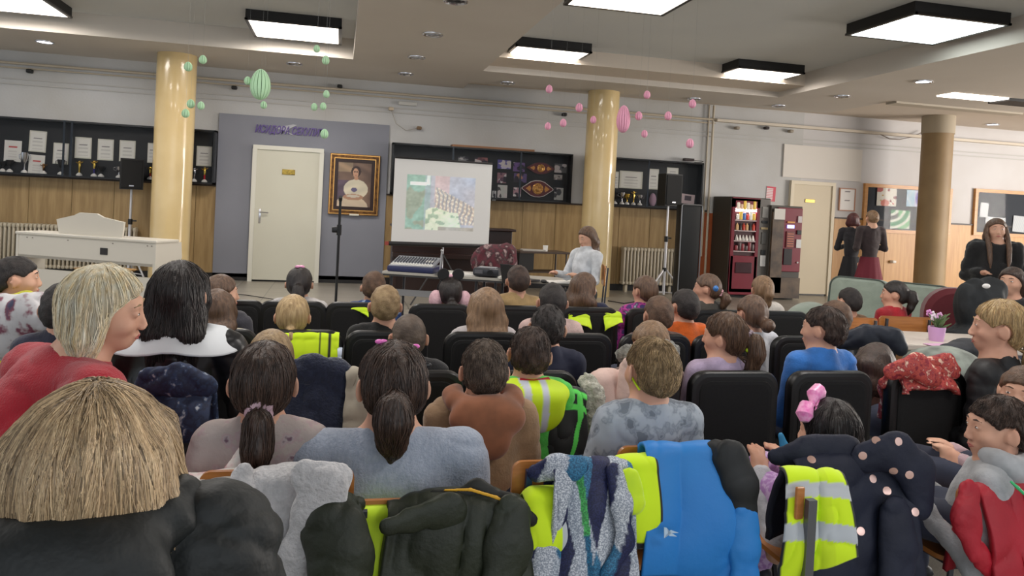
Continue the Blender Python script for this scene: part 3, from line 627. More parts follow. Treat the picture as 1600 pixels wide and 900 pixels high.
def fold(amp=.006, s=9., seed=0, st=(1, 1, .6)):
    st = np.array(st)
    def f(v):
        w = v*st; d = np.stack([vnoise(w, s*.5, seed+5), vnoise(w, s*.5, seed+6), vnoise(w, s*.5, seed+7)], 1)*.12
        n = vnoise(w+d, s, seed); m = vnoise(w+d, s*2.3, seed+1)
        return amp*((1-2*np.abs(n))*.8+.3*m)
    return f
def crease(amp=.010, s=9., seed=0, st=(1, 1, 1.)):
    st = np.array(st)
    def f(v):
        w = v*st+np.stack([vnoise(v, s*.4, seed+5), vnoise(v, s*.4, seed+6), vnoise(v, s*.4, seed+7)], 1)*.05
        a = 1-np.abs(vnoise(w, s, seed)); b = 1-np.abs(vnoise(w*1.0, s*2.1, seed+3)); c = 1-np.abs(vnoise(w, s*4.3, seed+8))
        return amp*(-(a**3)*1.5+.55-(b**3)*.8+.25-(c**3)*.3)
    return f
# ================================================================ people
SKIN = mat((222, 176, 150), .5, c2=(206, 154, 130), scale=6, spec=.35)
SKIN2 = mat((196, 146, 118), .5, c2=(178, 124, 98), scale=6, spec=.35)
HAIRS = {'black': ((22, 18, 18), (52, 44, 42)), 'dark': ((40, 28, 24), (80, 60, 50)), 'brown': ((70, 50, 38), (116, 88, 68)), 'lbrown': ((110, 84, 60), (156, 124, 94)),
         'blond': ((150, 122, 84), (206, 178, 132)), 'grey': ((200, 180, 140), (238, 222, 190)), 'sandy': ((120, 96, 66), (176, 150, 112)), 'hilite': ((92, 72, 52), (196, 164, 122)), 'fuzz': ((66, 54, 46), (104, 88, 76)), 'red': ((60, 26, 30), (100, 52, 50))}
def hair_mat(c, style, vc=False):
    a, b = HAIRS[c]
    if vc: a = tuple(min(255, int(x*1.22+8)) for x in a); b = tuple(min(255, int(x*1.22+8)) for x in b)
    st = (9, 9, 1.0) if style not in ('short', 'fuzz') else (3, 3, 3)
    if c == 'hilite' and vc: a, b = (206, 176, 138), (240, 214, 174)
    if c == 'hilite': return mat(a, .42, vcol=vc, c2=[((222, 194, 154) if vc else (134, 106, 76)), b], scale=13, stretch=(9, 9, .5), lo=.28, hi=.72, bump=.5, bscale=22, bstretch=st, spec=.5, detail=4)
    return mat(a, vcol=vc, rough=.40 if style not in ('short', 'fuzz') else .6, c2=b, scale=9, stretch=st, lo=.3, hi=.75, bump=.45, bscale=22 if style != 'short' else 90, bstretch=st, spec=.5, detail=4)
def rot3(yaw, pitch, roll):
    """head frame: yaw about Z (left positive), pitch (down positive), roll"""
    M = Matrix.Rotation(yaw, 3, 'Z') @ Matrix.Rotation(-pitch, 3, 'X') @ Matrix.Rotation(roll, 3, 'Y'); return np.array(M)
RND = random.Random(7)
def strands(obj_me, n, length, r, seed, zmin=-9, short=False, top=None, lo_=.48):
    """thin locks lying on the hair surface, returned as an MB"""
    bvh = BVHTree.FromPolygons([v.co.copy() for v in obj_me.vertices], [tuple(p.vertices) for p in obj_me.polygons])
    rnd = random.Random(seed); mb = MB(); V = obj_me.vertices; nv = len(V); pick = [i for i in range(nv) if V[i].co.z > zmin]
    mb.col = (1, 1, 1); tn = 0; NS = 14 if length > .25 else 7
    for _ in range(n):
        tn = rnd.random(); tn = (.30 if short else lo_)+(.70 if short else 1-lo_)*tn**1.3; mb.col = (tn, tn*(.97+.03*rnd.random()), tn*(.94+.06*rnd.random()))
        p = V[rnd.choice(pick)].co.copy(); pts = []
        if NS == 14: az = math.atan2(p.y-top.y, p.x-top.x); q_ = .5+.5*sin(az*23+2*sin(az*7)); tn = min(1, max(.16, .16+.84*(.55*q_+.55*rnd.random()**1.2))); mb.col = (tn, tn*(.90+.08*tn), tn*(.80+.16*tn))
        step = length/NS*(.6+.8*rnd.random()); side = Vector((rnd.gauss(0, .12), rnd.gauss(0, .12), 0)); lift = rnd.random()*.003
        for k in range(NS+1):
            loc, nrm, i_, d_ = bvh.find_nearest(p)
            if loc is None: break
            q = loc+nrm*(.0008+lift); pts.append(q); g = Vector((0, 0, -1))+side
            if top is not None: g = (p-top); g = g.normalized()*.8+Vector((0, 0, -.6 if not short else 0))+side
            t = g-nrm*g.dot(nrm)
            if t.length < .05: t = Vector((0, 0, -1))
            p = loc+t.normalized()*step
        if len(pts) > 2: mb.tube(pts, [r*.5]+[r]*(len(pts)-2)+[r*.15], 3, cap=False)
    return mb
PEOPLE = []
def person(label, px, py, d, kid=True, yaw=0., head=(0, 0, 0), hair=('short', 'dark'), top=(90, 90, 90), topmat=None, sleeves='long', legs=(50, 56, 76), seated=True, lean=(0, 0), hs=1., face=False, ear=True,
           group=None, hood=None, collar=None, hands='lap', strand=0, fat=1., ponyL=.22, hoff=(0, 0), extra=None, skin=None, seat_z=.45, cat=None, puffy=0., kindname='person', topname='sweater', skirt=None, nu=0., hoodk=1.):
    st = hair[0]; p = at(px, py, d); s = (.93 if kid else 1.03)*hs; HH = .205*s        # crown to chin
    skin = skin or SKIN
    ht = .012 if hair[0] in ('short', 'fuzz') else .020
    hc = Vector((p.x, p.y, p.z-ht-.098*s)); base = Vector((p.x-lean[0], p.y-lean[1], 0))
    t = thing(kindname, label, cat or ('child' if kid else 'person'), base, 0, group)
    hc = hc-base
    by = Matrix.Rotation(yaw, 3, 'Z'); Rh = rot3(yaw+R(head[0]), R(head[1]), R(head[2])); RhM = Matrix([list(r) for r in Rh])
    def B(x, y, z): v = by @ Vector((x, y, 0)); return np.array((v.x, v.y, z))
    def H(x, y, z): v = RhM @ Vector((x, y, z)); return np.array((hc.x+v.x*s, hc.y+v.y*s, hc.z+v.z*s))
    k = .80 if kid else 1.0; k *= fat
    sw = (.135 if kid else .178)*fat; neckz = hc.z-(.108 if kid else .132)*s/.95+nu; shz = neckz-.052
    nb = np.array((hc.x*.75, hc.y*.75, neckz)) if seated else np.array((hc.x, hc.y-.02, neckz))
    lv = np.array((hc.x*.62, hc.y*.62, 0))
    pz = seat_z+.10 if seated else shz-.52*(1 if not kid else .85)
    pel = np.array((0, 0, pz))
    SL = nb*0+lv+B(-sw, -.005, shz); SR = lv+B(sw, -.005, shz); chest = lv*.9+B(0, .0, shz-.12*k); waist = lv*.45+B(0, .0, (pz+shz)/2)
    hf = min(max(d*.0021, .0048), .0105)
    # arms
    uz = .24 if kid else .29
    if seated:
        EL = SL+B(-.045, .02, -uz); ER = SR+B(.045, .02, -uz); WL = lv*.2+B(-.07, .25*k+.02, pz+.06); WR = lv*.2+B(.07, .25*k+.02, pz+.06)
    else:
        EL = SL+B(-.05, -.01, -.27); ER = SR+B(.05, -.01, -.27); WL = EL+B(.08, .16, .03); WR = ER+B(-.08, .16, .03)
    if hands == 'down': WL = EL+B(.0, .07, -.23); WR = ER+B(0, .07, -.23)
    if callable(hands): EL, WL, ER, WR = hands(lv, B, SL, SR, pz)
    # legs
    if seated:
        kn = .36 if kid else .44; HLg, HRg = B(-.075*k, 0, pz-.01), B(.075*k, 0, pz-.01); KL, KR = B(-.095*k, kn, pz-.0), B(.095*k, kn, pz-.0)
        fz = .05 if not kid else max(.05, pz-.38); AL, AR = B(-.095*k, kn-.02, fz), B(.095*k, kn-.02, fz)
    else:
        HLg, HRg = B(-.085*k, 0, pz-.02), B(.085*k, 0, pz-.02); KL, KR = B(-.09*k, .015, pz*.54), B(.09*k, .015, pz*.54); AL, AR = B(-.09*k, 0, .08), B(.09*k, 0, .08)
    allp = np.array([SL, SR, EL, ER, WL, WR, KL, KR, AL, AR, pel, (hc.x, hc.y, hc.z)]); lo = allp.min(0)-.17; hi = allp.max(0)+.17; lo[2] = min(lo[2], -.01)
    def grid(zlo=None, zhi=None, hcrs=.017, ex=0):
        return (axis(lo[0]-ex, hi[0]+ex, max(lo[0]-ex, hc.x-.125), hc.x+.125, hf, hcrs), axis(lo[1]-ex, hi[1]+ex, max(lo[1]-ex, hc.y-.135), hc.y+.145, hf, hcrs), axis(zlo if zlo is not None else lo[2], zhi or hi[2], hc.z-.19*s, hc.z+.14*s, hf, hcrs))
    F = Field(*grid())
    # --- head
    F.ell(H(0, -.012, .014), np.array((.074, .090, .084))*s, .01, Rh); F.ell(H(0, .022, -.030), np.array((.060, .062, .072))*s, .03, Rh)
    F.ell(H(0, .048, -.078), np.array((.030, .028, .022))*s, .03, Rh)
    F.cone(H(0, .080, .008), H(0, .096, -.030), .006*s, .0095*s, .012); F.ell(H(-.009, .093, -.036), np.array((.008, .009, .007))*s, .006, Rh); F.ell(H(.009, .093, -.036), np.array((.008, .009, .007))*s, .006, Rh)
    F.cone(H(-.034, .070, .024), H(.034, .070, .024), .010*s, .010*s, .018)
    for sd in (-1, 1):
        F.ell(H(sd*.031, .086, .006), np.array((.015, .010, .009))*s, .012, Rh, 's'); F.ell(H(sd*.040, .052, -.028), np.array((.020, .022, .018))*s, .02, Rh)
        F.ell(H(sd*.031, .0725, .006), np.array((.014, .0115, .011))*s, .004, Rh)
        if ear:
            F.ell(H(sd*.084, -.012, -.012), np.array((.0075, .019, .031))*s, .005, np.array(Matrix([list(r) for r in Rh]) @ Matrix.Rotation(sd*.62, 3, 'Z'))); F.ell(H(sd*.074, .0, -.014), np.array((.012, .012, .02))*s, .008, Rh)
            F.ell(H(sd*.093, .001, -.008), np.array((.006, .009, .018))*s, .004, Rh, 's')
    F.ell(H(0, .081, -.057), np.array((.022, .008, .006))*s, .008, Rh); F.ell(H(0, .079, -.067), np.array((.018, .008, .006))*s, .008, Rh); F.cone(H(-.02, .090, -.0625), H(.02, .090, -.0625), .0022*s, .0022*s, .004, 's')
    nr = (.040 if kid else .050)*s*(.5+.5*fat)
    F.cone(H(0, -.02, -.05), nb+B(0, -.008, -.02), nr, nr*1.1, .03); F.cone(nb+B(0, -.01, -.01), lv+B(0, -.01, shz-.02), nr*1.1, nr*1.5, .05)
    # --- torso
    def torso(G, e=0.):
        G.cone(SL+B(.035, 0, .01), SR+B(-.035, 0, .01), .050*k+e, .050*k+e, .06)
        for sd in (-1, 1): G.cone(lv+B(sd*.03*k, 0, shz+.03), lv+B(sd*(sw-.03), 0, shz+.005), .036*k+e, .036*k+e, .04)
        G.cone(nb+B(0, -.01, -.01), lv+B(0, -.01, shz-.02), nr*1.1+e, nr*1.5+e, .05); G.cone(H(0, -.02, -.05)*.35+nb*.65, nb+B(0, -.008, -.02), nr+e*.6, nr*1.1+e, .03)
        G.ell(chest, (.135*k*(1 if kid else 1.06)+e, .092*k+e, .17*k+e), .05); G.ell(waist, (.122*k+e, .088*k+e, max(.12, abs(shz-pz)*.42)+e), .06)
        G.ell(pel+B(0, .0, .02), (.145*k+e, .11*k+e, .11*k+e), .06)
    torso(F, -.007)
    ra, rb, rw = .040*k, .034*k, .023*k
    for S_, E_, W_ in ((SL, EL, WL), (SR, ER, WR)):
        F.cone(S_, E_, .044*k, rb, .03); F.cone(E_, W_, rb, rw, .02)
        dr = W_-E_; dr = dr/np.linalg.norm(dr); sdv = np.cross(dr, (0, 0, 1.)); sdv = sdv/max(np.linalg.norm(sdv), 1e-6); nv = np.cross(sdv, dr)
        pc = W_+dr*.045*k; F.ell(pc, (.034*k, .036*k, .020*k), .02); F.cone(W_, pc+dr*.02, .022*k, .024*k, .02)
        for q, (o_, L_) in enumerate(((-.030, .058), (-.010, .070), (.010, .066), (.029, .052))):
            f0 = pc+dr*.030*k+sdv*o_*k; f1 = f0+dr*L_*.5*k-nv*.006; f2 = f1+dr*L_*.45*k-nv*.022*k; F.cone(f0, f1, .0095*k, .009*k, .008); F.cone(f1, f2, .009*k, .0075*k, .004)
        cs = 1 if (S_ is SL) else -1
        F.cone(W_+dr*.02*k+sdv*.02*cs*k, W_+dr*.055*k+sdv*.055*cs*k-nv*.01, .011*k, .009*k, .01)
    for h_, kn_, an in ((HLg, KL, AL), (HRg, KR, AR)):
        F.cone(h_, kn_, .078*k, .052*k, .05); F.cone(kn_, an, .050*k, .032*k, .03); F.cone(an, an+B(0, .13*k, -.03), .036*k, .028*k, .03)
    me = F.mesh(); link('body_tmp', me, [skin], t); b_ = t.children[0]; b_.name = 'body'
    # --- hair
    st, hcname = hair[0], hair[1]; hm = hair_mat(hcname, st)
    G = Field(*grid(zlo=(hc.z-.14*s if st in ('short', 'fuzz', 'pony', 'bun') else hc.z-.46), ex=.13))
    th = {'short': .0105, 'fuzz': .007}.get(st, .013)
    G.ell(H(0, -.014, .018), np.array((.074+th*(.7 if st in ('short', 'fuzz') else 1), .090+th, .084+th))*s, .01, Rh); G.ell(H(0, -.045, -.02), np.array((.064+th*.7, .052+th*.6, .062))*s, .03, Rh)
    # trim by the hairline
    X_, Y_, Z_ = np.meshgrid(G.xs-hc.x, G.ys-hc.y, G.zs-hc.z, indexing='ij'); lx, ly, lz = [(Rh[0][i]*X_+Rh[1][i]*Y_+Rh[2][i]*Z_)/s for i in range(3)]
    low = -.075 if st in ('short', 'fuzz') else -.095
    fh = .060 if (face and st in ('long', 'bob')) else .048
    pl = (fh-lz)+ (ly-.075)*(fh-low)/.155        # line forehead -> nape
    pl = np.where(ly > .0, np.minimum(pl, .9), pl)*.80
    er = .036-np.sqrt((ly+.006)**2+(lz+.014)**2+(np.maximum(0, .05-np.abs(lx)))**2)   # round the ears
    keep = np.maximum(pl, er if st in ('short', 'fuzz', 'pony', 'bun') else -1)*s
    keep += (vnoise(np.stack([X_.ravel(), Y_.ravel(), Z_.ravel()], 1), 70, 3).reshape(X_.shape)*.003 if st != 'long' else 0)
    h_ = np.clip(.5-.5*(G.V-keep)/.006, 0, 1); G.V = G.V*(1-h_)+keep*h_+.006*h_*(1-h_)
    dn = np.array((0, 0, -1.)); bk_ = H(0, -1, 0)-H(0, 0, 0); bk_ = bk_/np.linalg.norm(bk_)
    if st in ('pony', 'bun'):
        tie = H(*(hair[2] if len(hair) > 2 else (0, -.108, -.01)))
        if st == 'pony':
            L_ = ponyL; r_ = (.028 if kid else .034)*s; q1 = tie+bk_*.035+dn*.02; q2 = tie+bk_*.045+dn*L_*.35; q3 = tie+bk_*.025+dn*L_*.7; q4 = tie+bk_*.015+dn*L_
            G.chain([tie, q1, q2, q3, q4], [.015, r_, r_*1.15, r_*.95, .006], .02); G.ell((q1+q2)/2+dn*.01, (r_*1.25, r_, L_*.3), .02)
        else: G.ell(tie+bk_*.02, (.034, .03, .034), .01)
    if st == 'long':
        Lh = hair[2] if len(hair) > 2 else .26; wdt = hair[3] if len(hair) > 3 else 1.
        for sd in (-1, -.35, .35, 1):
            a0 = H(sd*.055*wdt, -.045, .02); a1 = H(sd*.072*wdt, -.060, -.07); a2 = a1*.5+(np.array((hc.x, hc.y, 0))+B(sd*.07*wdt, -.105, hc.z-.07))*.5; a2[2] = min(a1[2]-.02, hc.z-Lh*.55); a3 = np.array((hc.x, hc.y, 0))+B(sd*.078*wdt, -.085, hc.z-Lh)
            G.chain([a0, a1, a2, a3], [.034, .036, .034, .012], .03)
        yo = -.03 if face else 0
        for sd in (-1, 1): G.chain([H(sd*.06, .02+yo*1.2, .045), H(sd*.076, .012+yo, -.02), H(sd*.078*wdt, -.012+yo, -.09)], [.022, .020, .022], .03)
        if Lh > .2:
            for sd in (-1, 1): G.chain([H(sd*.075*wdt, -.02, -.08), np.array((hc.x, hc.y, 0))+B(sd*.085, -.03, hc.z-Lh*.85)], [.024, .014], .03)
    if st == 'bob':
        Lh = hair[2] if len(hair) > 2 else .15; wdt = hair[3] if len(hair) > 3 else 1.
        for sd in (-1, -.5, 0, .5, 1):
            G.chain([H(sd*.058*wdt, -.045+.01*abs(sd), .02), H(sd*.080*wdt, -.062+.035*abs(sd), -.06), H(sd*.078*wdt, -.058+.04*abs(sd), -Lh/s)], [.036, .036, .020], .03)
        yo = -.028 if face else 0
        for sd in (-1, 1): G.chain([H(sd*.055*wdt, .03+yo*1.2, .055), H(sd*.080*wdt, .025+yo, -.02), H(sd*.080*wdt, .010+yo, -Lh*.8/s)], [.022, .020, .014], .02)
    def dsp(v):
        w = np.stack([(v[:, 0]-hc.x), (v[:, 1]-hc.y), (v[:, 2]-hc.z)*.10], 1)
        if st in ('short', 'fuzz'): return (vnoise(v, 95, 1)+.6*vnoise(v, 40, 4))*(.0028 if st == 'short' else .0008)
        return (vnoise(w, 75, 2)*.0034+vnoise(w, 30, 5)*.0032)*(1 if d < 5 else .6)
    hme = G.mesh(dsp)
    if strand:
        sm = strands(hme, strand, (.20 if d > 1.5 else .30) if st in ('long', 'bob', 'pony') else .022, (.0012 if d > 1.5 else .0009) if st not in ('short', 'fuzz') else .0009, 5, lo_=(.16 if hcname == 'hilite' else .5), top=(Vector(H(0, -.03, .10)) if st != 'pony' else None), short=st in ('short', 'fuzz'), zmin=(hc.z-.30 if d > 1.5 else hc.z+.062))
        n0 = len(hme.vertices); vv = np.zeros(n0*3); hme.vertices.foreach_get('co', vv); vl = vv.reshape(-1, 3).tolist()+[tuple(v) for v in sm.v]; fl_ = [tuple(p.vertices) for p in hme.polygons]+[tuple(i+n0 for i in f) for f in sm.f]; cl = [(.55, .54, .52, 1)]*n0+[tuple(c)+(1,) for c in sm.c]
        hme = bpy.data.meshes.new('m'); hme.from_pydata(vl, [], fl_); ca = hme.color_attributes.new('Col', 'FLOAT_COLOR', 'POINT'); ca.data.foreach_set('color', np.array(cl, np.float32).ravel()); hme.update(); hm = hair_mat(hcname, st, True)
    link('hair', hme, hm, t)
    if face:
        for sd in (-1, 1):
            e = MB(); e.ball((0, 0, 0), (.0105*s, .0105*s, .0050*s), TR(tuple(H(sd*.031, .0745, .006))) @ RhM.to_4x4(), n=14, m=10); eo = e.build('eye', mat((226, 220, 214), .15), t, True)
            c0 = H(sd*.031, .0775, .006); fwd = H(0, 1, 0)-H(0, 0, 0); fwd = fwd/np.linalg.norm(fwd); MB().ball(tuple(c0+fwd*.0035*s), .0046*s, n=10, m=8).build('iris', mat((40, 30, 26), .15), eo, True)
            mb = MB(); mb.tube([H(sd*.014, .0825, .027), H(sd*.030, .0815, .031), H(sd*.046, .0715, .026)], [.002, .003, .0015], 6); mb.build('eyebrow', hair_mat(hcname if hcname != 'grey' else 'sandy', 'short'), t, True)
        mb = MB(); mb.tube([H(-.021, .0835, -.0625), H(-.008, .0885, -.059), H(.008, .0885, -.059), H(.021, .0835, -.0625)], [.001, .003, .003, .001], 6).tube([H(-.018, .083, -.0645), H(0, .087, -.068), H(.018, .083, -.0645)], [.001, .0035, .001], 6); mb.build('lips', mat((176, 92, 88), .4), t, True)
    # --- clothes
    tm = topmat or mat(top, .85, c2=tuple(int(c*.86) for c in top), scale=14, bump=.25, bscale=120, sheen=.2)
    gh = min(max(hf*1.3, .0075), .013); zhi = nb[2]+.11
    gx = axis(lo[0]-.05, hi[0]+.05, hf=gh); gy = axis(lo[1]-.05, hi[1]+.05, hf=gh); gz = axis(pz-.12, zhi, hf=gh)
    if seated or hands: pass
    C = Field(gx, gy, gz); e = .012+puffy; torso(C, e)
    if puffy:
        for q in range(6): C.ell(waist*(1-q/6)+chest*(q/6), (.15*k+e, .11*k+e, .035), .02)
    for S_, E_, W_ in ((SL, EL, WL), (SR, ER, WR)):
        C.cone(S_, E_, .047*k+e, rb+e+.004, .03)
        if sleeves == 'long': C.cone(E_, E_+(W_-E_)*.92, rb+e+.003, rw+e+.006, .02)
        elif sleeves == 'elbow': C.cone(E_, E_+(W_-E_)*.25, rb+e+.003, rb+e, .02)
    if collar == 'turtle': C.cone(nb+B(0, -.005, -.02), nb+B(0, 0, .03), nr+.012, nr+.009, .02)
    elif hood: pass
    # neck opening
    ntop = nb[2]+(.035 if collar == 'turtle' else (-.004 if not collar else .012))
    sl = tuple([slice(0, None)]*3); X_, Y_, Z_ = C.pts(sl); tilt = (X_-nb[0])*0+((Y_-nb[1])*by[1][1]+(X_-nb[0])*by[0][1])*.35
    C.put(sl, (Z_-ntop-(.026 if kid else .034)+tilt), .006, 'i')
    me = C.mesh(crease(.0055 if not puffy else .010, 8, len(PEOPLE), (.8, .8, 1))); link(topname, me, tm, t)
    if hood:
        hx = lambda x, y, z: nb+B(x, y, z); K = Field(axis(nb[0]-.2, nb[0]+.2, hf=gh), axis(nb[1]-.24, nb[1]+.2, hf=gh), axis(nb[2]-.24, nb[2]+.12, hf=gh))
        n_ = 9; ring = [hx(hoodk*.088*cos(a), -.02-hoodk*.062*sin(a), .0-.02*sin(a)) for a in [-.6+(pi+1.2)*q/n_ for q in range(n_+1)]]
        ring = [r_+np.array((0, 0, .018)) for r_ in ring]; K.chain(ring, [.02]+[.03]*(n_-1)+[.02], .02); K.ell(hx(0, -.095*hoodk, -.030), (.105*hoodk, .042*hoodk, .060*hoodk), .03); K.ell(hx(0, -.12*hoodk, -.085*hoodk), (.06*hoodk, .026*hoodk, .05*hoodk), .03)
        link('hood', K.mesh(fold(.006, 11, 4)), hood if not isinstance(hood, tuple) else mat(hood, .85, c2=tuple(int(c*.85) for c in hood), scale=14, sheen=.2), t)
    # trousers or skirt
    if skirt:
        mb = MB(); a = 24; rr = [(.14*k, pz+.12), (.18*k, pz-.06), (.23*k, pz-.30), (.228*k, pz-.30)]; vs_ = []
        for (r_, z_) in rr:
            for j in range(48): q = r_*(1+(.05 if z_ < pz-.1 else .01)*cos(a*2*pi*j/48*.5)); vs_.append((q*cos(2*pi*j/48), q*.8*sin(2*pi*j/48), z_))
        mb.add(vs_, [(i*48+j, i*48+(j+1) % 48, (i+1)*48+(j+1) % 48, (i+1)*48+j) for i in range(3) for j in range(48)]); mb.build('skirt', skirt, t, True)
    T = Field(axis(lo[0], hi[0], hf=.017), axis(lo[1], hi[1], hf=.017), axis(.03, pz+.16, hf=.017)); e = .012
    T.ell(pel+B(0, 0, .02), (.145*k+e*.4, .11*k+e*.4, .11*k), .04)
    for h2, kn_, an in ((HLg, KL, AL), (HRg, KR, AR)): T.cone(h2, kn_, .078*k+e, .055*k+e, .05); T.cone(kn_, an*.9+kn_*.1, .052*k+e, .04*k+e, .03)
    if not skirt: link('trousers', T.mesh(fold(.006, 8, 2)), legs if not isinstance(legs, tuple) else mat(legs, .8, c2=tuple(int(c*.8) for c in legs), scale=10), t)
    mb = MB()
    for an in (AL, AR):
        c_ = an+B(0, .05*k, -.01); M = TR(c_[0], c_[1], max(.05, c_[2])) @ RZ(yaw); g = MB().ball((0, 0, 0), (.045*k, .125*k, .045), n=14, m=8); g.v = [M @ v for v in g.v]; g.build('shoe', mat((40, 40, 46), .5), t, True)
    if extra: extra(t, H, B, s, nb)
    PEOPLE.append(t); return t
# hair accessories
def scrunchie(c, pos, r=.026, tube=.012, name='hair_scrunchie'):
    def f(t, H, B, s, nb):
        o = H(*pos); a = H(0, -1, -.3)-H(0, 0, 0); a = Vector(a).normalized(); u = a.orthogonal().normalized(); v = a.cross(u)
        MB().tube([Vector(o)+(u*cos(q)+v*sin(q))*r*(1+.12*sin(5*q)) for q in [2*pi*k/24 for k in range(24)]], [tube*(1+.25*sin(3*q)) for q in range(24)], 8, closed=True).build(name, mat(c, .6, c2=tuple(int(x*.85) for x in c), scale=30), t, True)
    return f
def clip(c, pos, size=(.022, .008, .012), name='hair_clip'):
    def f(t, H, B, s, nb):
        o = H(*pos); g = MB().ball(tuple(o+np.array((size[0]*.5, 0, .004))), size).ball(tuple(o-np.array((size[0]*.5, 0, -.004))), size).ball(tuple(o), size[1]*.8); g.build(name, mat(c, .3), t, True)
    return f
def multi(*fs):
    def f(*a):
        for g in fs: g(*a)
    return f
# ================================================================ furniture
def rrect(w, h, r, n=6):
    pts = []
    for (cx, cz, a0) in ((w/2-r, h/2-r, 0), (-w/2+r, h/2-r, 90), (-w/2+r, -h/2+r, 180), (w/2-r, -h/2+r, 270)):
        for k in range(n+1): a = R(a0+90*k/n); pts.append((cx+r*cos(a), cz+r*sin(a)))
    return pts
def pad(mb, c, w, h, r, layers, curve=0., M=None, axis_='y'):
    """rounded pad built of rings; layers = [(scale, depth)...]"""
    pts = rrect(w, h, r); n = len(pts); vs_ = []; fs = []
    for (s_, dd) in layers:
        for (a, b_) in pts:
            x, z = a*s_, b_*(1-(1-s_)*w/h) if h > 0 else b_; y = dd+curve*x*x
            vs_.append((c[0]+x, c[1]+y, c[2]+z) if axis_ == 'y' else (c[0]+x, c[1]+z, c[2]+dd))
    L_ = len(layers)
    for i in range(L_-1):
        for j in range(n): fs.append((i*n+j, i*n+(j+1) % n, (i+1)*n+(j+1) % n, (i+1)*n+j))
    fs.append(tuple(range(n))); fs.append(tuple((L_-1)*n+j for j in range(n))[::-1]); mb.add(vs_, fs, M); return mb
blk_fab = mat((9, 9, 10), .85, c2=(15, 15, 17), scale=90, sheen=.05); blk_pl = mat((13, 13, 14), .42); blk_met = mat((24, 24, 26), .4, .5)
def black_chair():
    t = thing('padded_chair', 'x', 'chair')
    mb = MB(); pad(mb, (0, 0, .665), .40, .39, .07, [(.9, -.030), (.97, -.028), (1, -.018), (1, .004)], .25); mb.build('backrest_shell', blk_pl, t, True)
    mb = MB(); pad(mb, (0, 0, .665), .33, .32, .05, [(.90, -.036), (.98, -.034), (1.0, -.026)], .25); mb.build('backrest_panel', blk_fab, t, True)
    mb = MB(); pad(mb, (0, 0, .665), .39, .38, .07, [(1, .004), (1.0, .022), (.93, .034), (.7, .038)], .25); mb.build('backrest', blk_fab, t, True)
    mb = MB(); pad(mb, (0, .25, .44), .41, .42, .08, [(.9, -.03), (1, -.02), (1, .01), (.93, .028), (.6, .034)], 0, None, 'z'); mb.build('seat', blk_fab, t, True)
    for s_ in (-1, 1):
        MB().tube([(s_*.18, -.01, .62), (s_*.185, .0, .45), (s_*.19, .02, .40), (s_*.2, -.07, 0.0)], .011, 8).build('leg', blk_met, t, True)
        MB().tube([(s_*.19, .02, .40), (s_*.19, .40, .40), (s_*.2, .45, 0.0)], .011, 8).build('leg', blk_met, t, True)
    return t
proto = black_chair(); first = [proto]
def chair_at(px, Yr, label, rz=0.):
    o = first.pop() if first else copy_tree(proto)
    p = at_y(px, 500, Yr); o.location = (p.x, Yr, 0); o.rotation_euler = (0, 0, R(rz)); return tag(o, label, None, 'black padded chairs set out in rows')
R1, R2, R3 = 2.86, 3.72, 4.72
for px, lab in [(1303, 'black chair between the plain near one and the red patterned jacket chair'), (1152, 'plain black chair back behind the bright blue jacket, fully in view'), (995, 'black chair carrying the pale pink coat'), (830, 'black chair under the green edged jacket'), (648, 'black chair between grey sweater woman and boy in brown hood'), (475, 'black chair hidden under the navy fluffy coat'), (300, 'black chair behind the girl in flowered top'), (125, 'black chair behind the woman in red sweater'), (1454, 'black chair under the red patterned jacket'), (1606, 'black chair at the right edge behind the blonde woman')]:
    chair_at(px, R1, lab)
for px, lab in [(1260, 'black chair just left of the boy in blue shirt'), (1138, 'black chair in front of the lavender shirt girl'), (900, 'black chair behind the boy with striped collar'), (757, 'black chair behind the boy in brown hoodie, below long brown hair'), (606, 'black chair of the boy in black shirt with short fair hair'), (470, 'black chair carrying the large yellow safety vest'), (334, 'black chair of the child in cream jacket'), (1026, 'black chair of the brown haired boy beside the orange shirt')]:
    chair_at(px, R2, lab)
for px, lab in [(1222, 'front row black chair of the blonde ponytail girl'), (1122, 'front row black chair of the girl with blue clip'), (1022, 'front row black chair of child in purple jacket'), (920, 'front row black chair with two yellow vest flaps'), (806, 'front row black chair of the boy in mustard shirt'), (688, 'front row black chair of the girl with mouse ears'), (560, 'front row black chair with a yellow vest corner'), (457, 'front row black chair behind the blonde ponytail child'), (358, 'front row black chair at the left of the row')]:
    chair_at(px, R3, lab)
ply = mat((188, 122, 62), .35, c2=(168, 104, 48), scale=5, stretch=(1, 1, 9), coat=.3)
def school_chair(label, loc, rz=0., m=None, tube_c=(84, 88, 96), w=.38, zt=.81):
    t = thing('school_chair', label, 'chair', loc, R(rz), 'wooden school chairs'); m = m or ply; tm_ = mat(tube_c, .35, .7)
    mb = MB(); pad(mb, (0, .02, zt-.10), w, .21, .03, [(1, -.007), (1, .007)], .35); mb.build('backrest', m, t, True)
    mb = MB(); pad(mb, (0, .25, .44), .40, .38, .04, [(1, -.008), (1, .008)], 0, None, 'z'); mb.build('seat', m, t, True)
    for s_ in (-1, 1):
        MB().tube([(s_*(w/2-.04), -.002, zt-.01), (s_*(w/2-.04), .02, .45), (s_*.18, -.03, .0)], .012, 4).build('leg', tm_, t)
        MB().tube([(s_*.17, .05, .425), (s_*.17, .40, .425), (s_*.18, .44, 0)], .012, 4).build('leg', tm_, t)
    MB().tube([(-.17, .06, .42), (.17, .06, .42)], .01, 6).build('cross_bar', tm_, t)
    return t
R0 = 2.0
def sc(px, Yr, label, **k): p = at_y(px, 740, Yr); return school_chair(label, (p.x, Yr, 0), **k)
